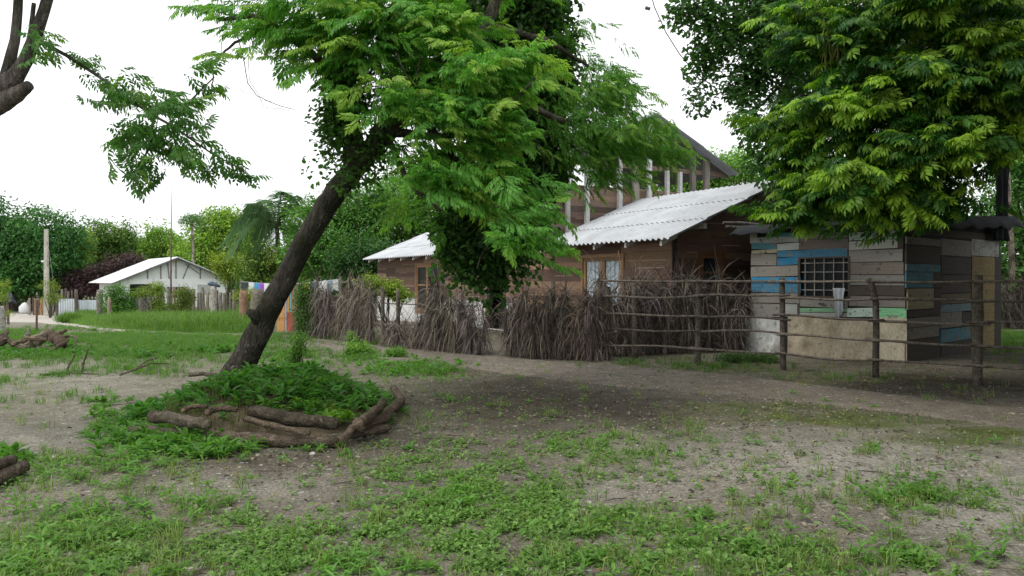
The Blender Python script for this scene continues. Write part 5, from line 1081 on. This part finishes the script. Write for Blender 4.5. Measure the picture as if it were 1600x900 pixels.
bg_tree('broadleaf_tree', 'dark shady tree at the corner where the plank house ends', 580, 37, [(575, 400, 38, 36), (540, 420, 35, 28), (600, 430, 22, 28), (560, 440, 40, 20)], (.025, .075, .018), (.04, .10, .022), 170, .8, tp=CLN, group=BGG, seed=9)
bg_tree('broadleaf_tree', 'pale yellow-green tree poking out beside the hanging vine', 705, 30, [(700, 420, 22, 24), (790, 425, 14, 30), (760, 440, 18, 14)], (.12, .24, .03), (.2, .3, .04), 40, .6, tp=CLN, group=BGG, seed=10)
bg_tree('broadleaf_tree', 'soft green tree visible past the upper roof end', 1140, 42, [(1120, 258, 30, 16), (1155, 255, 26, 22), (1180, 275, 40, 22), (1110, 285, 40, 18), (1090, 290, 30, 14), (1060, 290, 40, 14)], (.085, .19, .03), (.13, .25, .04), 200, .85, tp=CLN, group=BGG, seed=11)
bg_tree('broadleaf_tree', 'green tree in the woods beyond the hut beside the thin pale trunk', 1610, 27, [(1585, 270, 30, 45), (1640, 260, 50, 60), (1600, 350, 40, 45), (1660, 360, 50, 60), (1590, 420, 35, 25)], (.04, .12, .022), (.09, .2, .035), 260, .75, tp=CLN, group=BGG, seed=12)
bg_tree('broadleaf_tree', 'second tree of the woods deeper beyond the hut', 1720, 33, [(1700, 240, 80, 80), (1760, 340, 90, 80), (1600, 200, 50, 40), (1570, 330, 40, 70)], (.03, .09, .02), (.06, .15, .03), 300, .9, tp=CLN, group=BGG, seed=13)
bg_tree('broadleaf_tree', 'dark tree filling the gap behind hut and plank house', 1200, 27, [(1210, 330, 50, 40), (1260, 300, 60, 60), (1320, 330, 60, 60), (1400, 330, 70, 80)], (.022, .07, .016), (.04, .10, .02), 260, .8, tp=CLN, group=BGG, seed=14)
m = MB(); q = P(1580, 400, 24); m.tube([[0, 0, -q[2]], [.03, 0, -.3], [-.05, 0, 1.2], [-.12, 0, 2.6]], [.10, .09, .08, .06], 8, (.30, .26, .20)); tag(m.build('bare_trunk', M_BARK, loc=q, smoothf=True), 'thin pale bare trunk in the woods beyond the hut', 'tree')
for (px, d, lab, sd) in ((2300, 9.5, 'unseen dense tree added to shade the hut from the road side', 15), (2000, 14, 'unseen dense tree added to shade the hut side wall', 16), (3300, 6.5, 'unseen dense tree added for shade near the bend of the verge', 17), (4600, 3.0, 'unseen dense tree added for shade short of the shade tree', 18)):  # out-of-view trees added to keep the hut in shade
    q = F / d; bg_tree('broadleaf_tree', lab, px, d, [(px, HOR - .3 * q, 2.2 * q, 1.5 * q), (px - .6 * q, HOR - 2.6 * q, 2.2 * q, 1.6 * q), (px + .5 * q, HOR - 4.6 * q, 2.4 * q, 1.5 * q)], (.025, .075, .016), (.05, .12, .022), 420, .9, tp=CLN, seed=sd, tr=.25)
# purple-leaved and yellow shrubs
def bush(name, label, lobes, d, cA, cB, n, cl, tp=CLN, seed=0, zmin=0.0, group=None, tip=None):
    rg = np.random.default_rng(seed + 300); b = P(lobes[0][0], 450, d); z0 = float(H(b[0], b[1])); o = np.array([b[0], b[1], z0]); e = empty(name, o, label, 'bush', group); m = LMB(o); area = sum(l[2] * l[3] for l in lobes)
    st = LMB(o)
    for (lx, ly, rx, ry) in lobes:
        k = max(4, int(n * rx * ry / area)); c = P(lx, ly, d); pos, dr = ellipsoid_pts(c, (rx * d / F, rx * d / F, ry * d / F), k, rg, .33); pos[:, 2] = np.maximum(pos[:, 2], z0 + .08)
        scatter(m, tp, pos, np.arctan2(dr[:, 1], dr[:, 0]), rg.normal(0, .3, k), rg.normal(0, .3, k), rg.uniform(.6, 1.15, k) * cl, cA, cB, .22, tip, rg)
        for q in range(4): st.tube(curve(o + rg.normal(size=3) * [.05, .05, 0] - [0, 0, .1], pos[q], .05, .05, 6, .03), taper(.03 * min(1, cl * 2), .008, 6), 5, (.16, .13, .1))
    m.build('foliage', M_DULL, e); st.build('stem', M_BARK, e); return e
bush('purple_bush', 'large dull purple-leaved bush beside the roof of the white house', [(155, 428, 30, 13), (125, 438, 22, 14), (185, 414, 24, 10), (105, 452, 18, 14), (205, 404, 16, 8), (140, 448, 34, 14)], 60, (.075, .048, .052), (.12, .075, .08), 180, .8, tp=CLF, seed=1)
bush('yellow_bush', 'round yellow-leaved bush at the eave of the white house', [(362, 418, 26, 20), (350, 408, 14, 10), (375, 430, 18, 12)], 50, (.19, .28, .035), (.27, .34, .05), 80, .75, seed=2)
bush('lime_bush', 'lime-green bushes between yellow bush and leaning trunk', [(425, 405, 28, 20), (395, 420, 22, 22), (445, 420, 26, 26), (410, 440, 30, 14)], 45, (.09, .17, .03), (.20, .28, .04), 130, .75, seed=3)
bush('yellow_bush', 'yellow-topped shrub beside the pale utility post', [(78, 447, 14, 9), (82, 460, 14, 16)], 49, (.12, .19, .03), (.22, .29, .04), 30, .42, seed=4)
bush('green_bush', 'leafy green shrub growing at the corner of the white house', [(185, 465, 20, 20), (196, 478, 16, 10), (175, 478, 12, 12)], 43, (.06, .17, .025), (.11, .24, .04), 90, .5, seed=5)
bush('yellow_bush', 'small yellow-green shrub before the barred window of the white house', [(243, 454, 13, 10), (249, 476, 7, 12), (220, 458, 8, 6)], 43, (.12, .24, .03), (.25, .32, .05), 60, .45, seed=6)
bush('green_bush', 'green and reddish shrub against the picket of the white house', [(287, 462, 12, 14), (290, 480, 8, 10), (272, 482, 10, 7)], 43, (.09, .19, .03), (.24, .22, .04), 60, .45, seed=7)
bush('yellow_bush', 'yellowish sprig bush growing behind the thick reddish post', [(393, 460, 9, 9), (376, 462, 6, 6)], 28, (.15, .24, .03), (.28, .32, .04), 24, .3, seed=8)
bush('yellow_bush', 'bright yellow-green sapling top poking above the dip in the frond fence', [(612, 452, 13, 9), (625, 462, 9, 7), (580, 443, 12, 8)], 19.5, (.16, .28, .03), (.28, .36, .05), 60, .3, seed=9)
bush('vine_clump', 'leafy green creeper covering the fence end beside the gatepost', [(482, 485, 16, 30), (476, 460, 10, 16), (492, 500, 14, 20), (480, 512, 14, 10)], 20.6, (.05, .13, .02), (.09, .19, .03), 150, .27, seed=10)
bush('young_shrub', 'bright young shrub at the road verge below the frond fence', [(563, 551, 18, 14), (552, 556, 12, 9)], 15.6, (.10, .25, .03), (.16, .34, .05), 44, .22, seed=11, tip=(.3, .42, .05))
bush('young_shrub', 'small bright shrub beside the clover patch at the road verge', [(622, 556, 12, 10), (612, 562, 8, 5)], 15.2, (.10, .24, .03), (.15, .32, .05), 26, .2, seed=12)
bush('young_shrub', 'slender upright shrub standing on the far rim of the mound', [(466, 548, 8, 12), (466, 532, 6, 10), (458, 556, 8, 8)], 10.6, (.08, .19, .03), (.15, .30, .05), 40, .13, seed=13)
bush('young_shrub', 'thin sprout in the road verge before the ragged fronds', [(548, 524, 4, 8), (549, 540, 4, 8)], 16, (.14, .30, .04), (.2, .36, .06), 14, .14, seed=14)
bush('green_bush', 'weedy green growth at the foot of the pole fence by the hut', [(1150, 562, 34, 8), (1190, 566, 24, 6)], 14.4, (.04, .10, .02), (.07, .15, .03), 60, .16, seed=15)
bush('yellow_bush', 'yellow-leaved sprig hanging low at the picture edge by the pale post', [(4, 440, 10, 6), (10, 486, 8, 6), (4, 460, 8, 12)], 34, (.2, .3, .04), (.28, .36, .04), 24, .26, seed=16)

# palm and papaya
def palm():
    d = 46; b = P(440, 450, d); z0 = float(H(b[0], b[1])); o = np.array([b[0], b[1], z0]); e = empty('coconut_palm', o, 'coconut palm with windswept fronds behind the leaning trunk', 'palm tree'); hub = P(432, 352, d)
    m = LMB(o); m.tube(curve(o - [0, 0, .2], hub, 0, .2, 10, .005), taper(.17, .12, 10), 10, (.22, .2, .17)); m.build('trunk', M_BARK, e, smoothf=True); rg = np.random.default_rng(5)
    tips = [(365, 398), (352, 375), (372, 345), (392, 318), (405, 425), (380, 440), (443, 299), (470, 320), (430, 440), (450, 430), (480, 400), (500, 350), (415, 312), (396, 400), (488, 425), (465, 305)]
    for i, (tx, ty) in enumerate(tips):
        T_ = P(tx, ty, d + rg.uniform(-2, 2)); K = 12; up = 1.1 if ty > 330 else .5; pts = [hub * (1 - k) + T_ * k + np.array([0, 0, up * math.sin(k * math.pi) ** 1.1]) for k in np.linspace(0, 1, K)]
        f = LMB(o); f.tube(pts, taper(.05, .012, K), 5, (.13, .17, .05)); pts = np.array(pts); V = []; Fc = []
        for q in range(64):
            x = (.12 + .88 * q / 64) * (K - 1); a = min(int(x), K - 2); p = pts[a] * (1 - x + a) + pts[a + 1] * (x - a); t = pts[a + 1] - pts[a]; t /= np.linalg.norm(t); s = np.cross(t, [0, 0, 1.]); s /= np.linalg.norm(s) + 1e-6
            for sd in (-1, 1):
                L = 1.25 * (1 - .5 * abs(q / 64 - .4)); dd = t * .55 + s * sd * .9 + np.array([-.3, 0, -.55]) + rg.normal(size=3) * .22; dd /= np.linalg.norm(dd); w_ = np.cross(dd, s); w_ = w_ / (np.linalg.norm(w_) + 1e-6) * .022; n0 = len(V); e1_ = p + dd * L * .55; e2_ = p + (dd + [0, 0, -.25]) * L
                V += [p - w_, p + w_, e1_ + w_, e1_ - w_, e2_]; Fc += [(n0, n0 + 1, n0 + 2, n0 + 3), (n0 + 3, n0 + 2, n0 + 4)]
        f.add(V, Fc, np.array([.095, .18, .075]) * rg.uniform(.75, 1.3)); f.build('frond', M_DULL, e)
palm()
pz = P(302, 450, 58); zb = float(H(pz[0], pz[1])); po = np.array([pz[0], pz[1], zb]); e = empty('papaya_tree', po, 'slender papaya with pale bare stem and a small leaf tuft', 'tree'); hub = P(300, 346, 58)
m = LMB(po); m.tube(curve(po - [0, 0, .2], hub, 0, .1, 8, .004), taper(.12, .08, 8), 8, (.40, .36, .3)); m.build('trunk', M_BARK, e, smoothf=True); m = LMB(po); rg = np.random.default_rng(6); k = 30; pos, dr = ellipsoid_pts(hub + [0, 0, .1], (.95, .95, .4), k, rg, .3); scatter(m, CLN, pos, np.arctan2(dr[:, 1], dr[:, 0]), -.3, 0, .5, (.07, .16, .035), (.11, .22, .05), .2, None, rg); m.build('crown', M_DULL, e)
# far woods closing the horizon
fw = MB(); rg = np.random.default_rng(8); n = 900; th = rg.uniform(-.95, .95, n); dist = rg.uniform(78, 96, n) ; pos = np.stack([np.sin(th) * dist, np.cos(th) * dist, -.9 + rg.random(n) ** .8 * (3.4 + 2.2 * vnoise(th * 40, th * 0, 1., 5))], 1); scatter(fw, CLF, pos, rg.uniform(0, 6.3, n), rg.normal(0, .3, n), 0, rg.uniform(1.2, 2.2, n), (.04, .10, .03), (.09, .17, .04), .2, None, rg)
tag(fw.build('far_woods', M_DULL), 'far woods closing the view behind the village', 'woods', kind='stuff')
fw = MB(); n = 420; pos = np.stack([rg.uniform(13, 40, n), rg.uniform(24, 40, n), rg.random(n) * 3.2], 1); pos = np.concatenate([pos, np.stack([rg.uniform(-4, 14, 240), rg.uniform(36, 44, 240), rg.random(240) * 2.6 - .5], 1)]); scatter(fw, CLN, pos, rg.uniform(0, 6.3, 660), rg.normal(0, .3, 660), 0, rg.uniform(.7, 1.3, 660), (.03, .09, .02), (.09, .19, .035), .25, None, rg)
tag(fw.build('undergrowth', M_DULL), 'undergrowth of the woods behind hut and house', 'woods', kind='stuff')

# ------------------------------------------------------------------ low weeds and grass
def rosette(n, L, w, seed, rise=.55):
    rg = np.random.default_rng(seed); t = Tpl()
    for k in range(n):
        V, Fc = leaflet(L * rg.uniform(.55, 1.15), w * rg.uniform(.7, 1.15), .15, rg.uniform(.2, .55)); az = k * 2.4 + rg.normal(0, .3); h = rg.random() * L * .55
        t.leaf(V, Fc, rot(az, rg.normal(rise, .25), rg.normal(0, .25))[0], np.array([0, 0, h]) + .012 * rg.normal(size=3), rg.random())
    return t.done()
def tuft(n, L, w, seed):
    rg = np.random.default_rng(seed); t = Tpl()
    for k in range(n):
        a = L * rg.uniform(.5, 1.1); V = np.array([[0, -w, 0], [0, w, 0], [.6 * a, w * .8, .02], [.6 * a, -w * .8, .02], [a, 0, -.18 * a]]); t.leaf(V, np.array([[0, 2, 1], [0, 3, 2], [3, 4, 2]])[:, ::-1], rot(rg.uniform(0, 6.3), rg.normal(1.0, .3), rg.normal(0, .3))[0], .25 * L * rg.normal(size=3) * [1, 1, 0], rg.random())
    return t.done()
ROS = [rosette(8, .105, .026, s) for s in range(6)]; BROAD = [rosette(10, .115, .040, s + 10, .7) for s in range(5)]; TINY = [rosette(9, .030, .018, s + 20, .35) for s in range(5)]; TUF = [tuft(14, .16, .0035, s) for s in range(4)]; TALL = [tuft(16, .5, .007, s + 9) for s in range(4)]
wg = np.random.default_rng(23)
def cand(n, x0, x1, y0, y1, near=False):
    if near:      # denser towards the camera so that the leaf cover looks even
        y = np.exp(wg.uniform(math.log(y0), math.log(y1), n))
    else: y = wg.uniform(y0, y1, n)
    x = wg.uniform(x0, x1, n) * (y / y1 if near else 1)
    z = H(x, y); px, py = proj(np.stack([x, y, z], 1)); return x, y, z, px, py
def keep(d): return wg.random(len(d)) < d
def on_mound(x, y): return Hm(x, y) > -.02
GRA, GRB = (.11, .25, .045), (.17, .34, .07)
# cover of tiny leaves
x, y, z, px, py = cand(190000, -9.5, 9.5, 3.2, 13, True)
nz = fbm(x, y, .9, 51); nf = fbm(x, y, .25, 52)
D = blobs(px, py, [(760, 800, 200, 95, 1.), (620, 880, 300, 60, 1), (450, 830, 180, 50, .8), (1000, 880, 200, 45, .7), (180, 860, 260, 60, .8), (1300, 870, 200, 45, .6), (900, 720, 160, 30, .6), (1100, 740, 200, 60, .28), (30, 760, 90, 40, .5), (900, 690, 100, 18, .6), (640, 582, 90, 16, 1.), (1450, 790, 120, 40, .3), (160, 735, 120, 30, .45), (950, 820, 150, 60, .6)])
kk = keep(np.clip(D * .31 * (.12 + smooth((nz - .40 + .14 * D) / .3)) * (.12 + smooth((nf - .36) / .25)), 0, 1)) & ~on_mound(x, y)
tiny = MB(); p_ = np.stack([x, y, z + .004], 1)[kk]; n = len(p_); print('tiny', n); scatter(tiny, TINY, p_, wg.uniform(0, 6.3, n), wg.normal(0, .12, n), wg.normal(0, .12, n), wg.uniform(.6, 1.5, n), (.14, .26, .06), (.21, .35, .09), .18, None, wg)
tag(tiny.build('ground_cover', M_LEAF), 'creeping carpet of tiny leaves on the sandy ground', 'ground cover', kind='stuff')
# lance-leaved weeds
x, y, z, px, py = cand(60000, -9.5, 9.5, 3.2, 14, True); nz = fbm(x, y, .55, 53); nf = fbm(x, y, .22, 54)
D = blobs(px, py, [(160, 850, 170, 45, 1.), (300, 790, 120, 30, .6), (60, 890, 130, 40, 1), (330, 880, 140, 40, .6), (560, 890, 120, 30, .6), (1150, 880, 130, 35, 1.), (1080, 850, 90, 25, .7), (1330, 880, 110, 30, 1), (1000, 830, 110, 30, .4), (680, 775, 70, 28, 1), (620, 800, 80, 30, .5), (1000, 690, 140, 16, .8), (1080, 684, 34, 14, 1), (1200, 692, 30, 9, .6), (1430, 782, 75, 22, 1), (1350, 705, 28, 8, .8), (1240, 800, 90, 30, .5), (1350, 790, 40, 14, .4), (1200, 820, 50, 18, .6), (900, 830, 80, 25, .5), (760, 690, 40, 8, .3), (190, 725, 130, 18, .8), (60, 755, 80, 26, .8), (250, 750, 120, 24, .45), (440, 760, 70, 20, .35), (500, 760, 60, 12, .5), (1590, 760, 40, 14, .5), (1590, 860, 40, 40, .4), (770, 640, 24, 8, .5), (690, 622, 40, 8, .5), (1500, 730, 30, 10, .25), (870, 760, 70, 20, .4), (130, 800, 120, 24, .8), (1480, 860, 60, 30, .3), (640, 580, 75, 14, .8), (880, 880, 120, 30, .4)])
kk = keep(np.clip(.22 * D * (.06 + smooth((nz - .48 + .16 * D) / .2)) * (.15 + smooth((nf - .3) / .3)) + .0012, 0, 1)) & ~on_mound(x, y)
wd = MB(); p_ = np.stack([x, y, z + .003], 1)[kk]; n = len(p_); print('ros', n); scatter(wd, ROS, p_, wg.uniform(0, 6.3, n), wg.normal(0, .15, n), wg.normal(0, .15, n), wg.uniform(.35, .95, n), GRA, GRB, .18, (.14, .27, .05), wg)
# big soft weeds: before the ring and at the road verge patch
for (bx, by, rx, ry, n_, s0) in ((260, 692, 95, 24, 210, 1.15), (330, 705, 60, 14, 70, 1.1), (190, 665, 50, 22, 60, .9), (160, 640, 30, 18, 26, .9), (450, 572, 60, 10, 60, .9), (640, 575, 80, 14, 150, .9), (580, 565, 40, 8, 40, .8), (480, 703, 30, 6, 8, .6), (640, 705, 12, 5, 4, .7), (20, 722, 30, 12, 24, 1.), (410, 690, 20, 10, 10, .7), (545, 712, 14, 5, 6, .6)):
    q = np.array([G(bx + a, by + b)[:2] for a, b in zip(wg.normal(0, rx * .5, n_), wg.normal(0, ry * .5, n_))]); q = q[(Hm(q[:, 0], q[:, 1]) < .05)]
    n = len(q); scatter(wd, BROAD, np.concatenate([q, H(q[:, 0], q[:, 1])[:, None]], 1), wg.uniform(0, 6.3, n), wg.normal(0, .15, n), wg.normal(0, .15, n), wg.uniform(.5, 1.05, n) * s0, (.08, .21, .035), (.13, .29, .05), .18, (.18, .34, .06), wg)
kk = keep(np.clip(.05 * D + .006, 0, 1)) & ~on_mound(x, y); p_ = np.stack([x, y, z], 1)[kk]; n = len(p_); print('fg tufts', n); scatter(wd, TUF, p_, wg.uniform(0, 6.3, n), 0, 0, wg.uniform(.4, 1.0, n), (.13, .24, .05), (.25, .30, .10), .25, None, wg)
tag(wd.build('weeds', M_LEAF), 'lance-leaved weeds scattered over the clearing', 'weeds', kind='stuff')
# plants on the mound
x = wg.uniform(MC[0] - 2, MC[0] + 2, 9000); y = wg.uniform(MC[1] - 2, MC[1] + 2, 9000); z = Hm(x, y); px, py = proj(np.stack([x, y, z], 1)); nz = fbm(x, y, .5, 57)
D = blobs(px, py, [(470, 585, 100, 26, 1.), (430, 612, 90, 24, .9), (540, 620, 70, 26, .8), (500, 640, 70, 14, .6), (290, 620, 60, 18, .6), (240, 640, 50, 25, .7), (200, 650, 40, 25, .8), (400, 640, 60, 12, .4), (580, 640, 24, 16, .6), (420, 575, 40, 14, .9), (350, 625, 40, 10, .4), (330, 600, 30, 10, .5)])
kk = keep(np.clip(D * .5 * smooth((nz - .42 + .18 * D) / .16), 0, 1)) & (z > -.02); mp_ = MB(); p_ = np.stack([x, y, z], 1)[kk]; n = len(p_); print('mound', n); scatter(mp_, BROAD + ROS[:2], p_, wg.uniform(0, 6.3, n), wg.normal(0, .2, n), wg.normal(0, .2, n), wg.uniform(.6, 1.45, n), (.05, .165, .03), (.10, .26, .045), .2, (.14, .26, .04), wg)
kk2 = wg.random(9000) < .16; kk2 &= z > .06; p_ = np.stack([x, y, z], 1)[kk2]; n = len(p_); scatter(mp_, TUF, p_, 0, wg.normal(0, .2, n), wg.normal(0, .2, n), wg.uniform(.6, 1.2, n), (.17, .14, .08), (.10, .14, .04), .3, None, wg)
p_ = P(508, 640, 7.9) + wg.normal(size=(26, 3)) * [.16, .12, .04]; scatter(mp_, BROAD, np.stack([p_[:, 0], p_[:, 1], np.maximum(Hm(p_[:, 0], p_[:, 1]), .1)], 1), wg.uniform(0, 6.3, 26), 0, 0, .9, (.14, .30, .03), (.22, .38, .05), .15, None, wg)
tag(mp_.build('mound_plants', M_LEAF), 'leafy weeds and dry stalks growing over the mound', 'weeds', kind='stuff')
# mown grass of the clearing and grass at the fence foot
x, y, z, px, py = cand(130000, -17, 15, 9.5, 30); nz = fbm(x, y, 1.6, 58); nf = fbm(x, y, .4, 59)
D = blobs(px, py, [(250, 533, 260, 13, 1.), (80, 553, 130, 10, .9), (330, 548, 120, 12, .6), (20, 527, 110, 12, .5), (230, 560, 110, 8, .5), (90, 580, 90, 12, .45), (200, 575, 80, 10, .45), (40, 640, 60, 14, .15), (130, 615, 60, 10, .15), (450, 552, 60, 10, .8), (560, 565, 60, 8, .7), (680, 580, 50, 10, .6), (1130, 572, 110, 8, .2), (1300, 590, 90, 7, .12), (1000, 568, 40, 6, .2), (250, 585, 90, 8, .3), (0, 600, 60, 12, .3), (1590, 530, 40, 20, .6)])
kk = keep(np.clip(D * smooth((nz - .38 + .2 * D) / .2) * (.4 + nf), 0, 1)) & ~on_mound(x, y); gm = MB(); p_ = np.stack([x, y, z], 1)[kk]; n = len(p_); print('grass', n); scatter(gm, TUF, p_, wg.uniform(0, 6.3, n), 0, 0, wg.uniform(.5, 1.1, n), (.07, .165, .025), (.13, .26, .04), .2, None, wg)
for (bx, by, rx, ry, n_) in ((60, 551, 100, 8, 260), (340, 550, 60, 5, 90), (220, 556, 50, 5, 60)):
    q = np.array([G(bx + a, by + b)[:2] for a, b in zip(wg.normal(0, rx * .5, n_), wg.normal(0, ry * .5, n_))]); n = len(q); scatter(gm, BROAD, np.concatenate([q, H(q[:, 0], q[:, 1])[:, None]], 1), wg.uniform(0, 6.3, n), 0, 0, wg.uniform(.7, 1.3, n), (.06, .17, .025), (.10, .24, .04), .18, None, wg)
tag(gm.build('grass', M_LEAF), 'short grass of the clearing and along the fence foot', 'grass', kind='stuff')
# tall grass bank before the white house
tgm = MB(); poly_top = [(112, 497), (130, 484), (160, 478), (230, 476), (390, 474)]; poly_bot = [(108, 506), (150, 512), (200, 517), (300, 522), (400, 521)]
n = 26000; pxx = wg.uniform(108, 402, n); k = wg.random(n) ** .8; yb = np.interp(pxx, [a[0] for a in poly_bot], [a[1] for a in poly_bot]) - 1.5; yt = np.interp(pxx, [a[0] for a in poly_top], [a[1] for a in poly_top]); pyy = yb + (yt + 9 - yb) * k
gx = []; 
tb = {}
for a, b in zip(pxx, pyy):
    key = (round(a / 4), round(b)); 
    if key not in tb: tb[key] = G(key[0] * 4, max(key[1], 478))
    gx.append(tb[key] + [wg.normal(0, .1), wg.normal(0, .25), 0])
gx = np.array(gx); gx[:, 2] = H(gx[:, 0], gx[:, 1]) + .12 * smooth(k / .5); edge_s = .35 + .65 * smooth(k / .12)
scatter(tgm, TALL, gx, wg.uniform(0, 6.3, n), wg.normal(0, .15, n), wg.normal(0, .15, n), wg.uniform(.4, .95, n) * edge_s * (.75 + .6 * fbm(gx[:, 0], gx[:, 1], 2.5, 91)), (.07, .17, .025), (.14, .26, .045), .3, (.24, .27, .09), wg)
tag(tgm.build('tall_grass', M_LEAF), 'tall grass bank between the road and the white house', 'grass', kind='stuff')
# litter: dead leaves, chips and pebbles
x, y, z, px, py = cand(26000, -9, 9.5, 3.4, 15, True); D = .10 + blobs(px, py, [(850, 630, 260, 40, .5), (1150, 650, 260, 30, .4), (1400, 590, 250, 25, .7), (1100, 575, 160, 14, .6), (420, 720, 260, 25, .35), (1350, 740, 250, 60, .25), (700, 680, 160, 30, .35)])
kk = keep(np.clip(1.6 * D, 0, 1) * .6); p_ = np.stack([x, y, z + .006], 1)[kk]; n = len(p_); print('litter', n); lm = MB(); LT = [rosette(1, .055, .026, s + 50, .1) for s in range(4)]
cols = .8 * np.array([(.20, .14, .08), (.33, .28, .20), (.06, .05, .042), (.27, .23, .08), (.10, .08, .06)]); w_ = wg.integers(0, 5, n)
for q in range(5): s_ = w_ == q; scatter(lm, LT, p_[s_], wg.uniform(0, 6.3, s_.sum()), wg.normal(0, .3, s_.sum()), wg.normal(0, .4, s_.sum()), wg.uniform(.4, 1.1, s_.sum()), cols[q], cols[q] * 1.3, .15, None, wg)
kt = np.where(keep(np.clip(D, 0, 1) * .045))[0]
for q in kt:
    a = wg.uniform(0, 6.3); L = wg.uniform(.05, .22); p0 = np.array([x[q], y[q], z[q] + .012]); d3 = np.array([math.cos(a), math.sin(a), 0]) * L; lm.tube([p0, p0 + d3 * .5 + wg.normal(size=3) * [.01, .01, .003], p0 + d3], [.004, .004, .002], 4, np.array([.13, .105, .08]) * wg.uniform(.5, 1.5))
tag(lm.build('leaf_litter', M_DULL), 'dead leaves and dark chips strewn over the ground', 'leaf litter', kind='stuff')
pb = MB(); kk = keep(np.full(len(x), .05)); p_ = np.stack([x, y, z], 1)[kk]
for q in p_:
    s = wg.uniform(.004, .016) * (1 if q[1] > 5 else .7); V = np.array([[1, 0, 0], [.3, .9, 0], [-.8, .6, 0], [-.8, -.5, 0], [.2, -1, 0], [.1, .1, .8], [.1, .1, -.6]]) * s * wg.uniform(.7, 1.3, (7, 3)); pb.add(V + q + [0, 0, s * .4], np.array([(i, (i + 1) % 5, 5) for i in range(5)] + [((i + 1) % 5, i, 6) for i in range(5)]), np.array([.30, .28, .24]) * wg.uniform(.3, 1.2))
tag(pb.build('gravel', M_STONE), 'small pebbles scattered on the ground', 'gravel', kind='stuff')
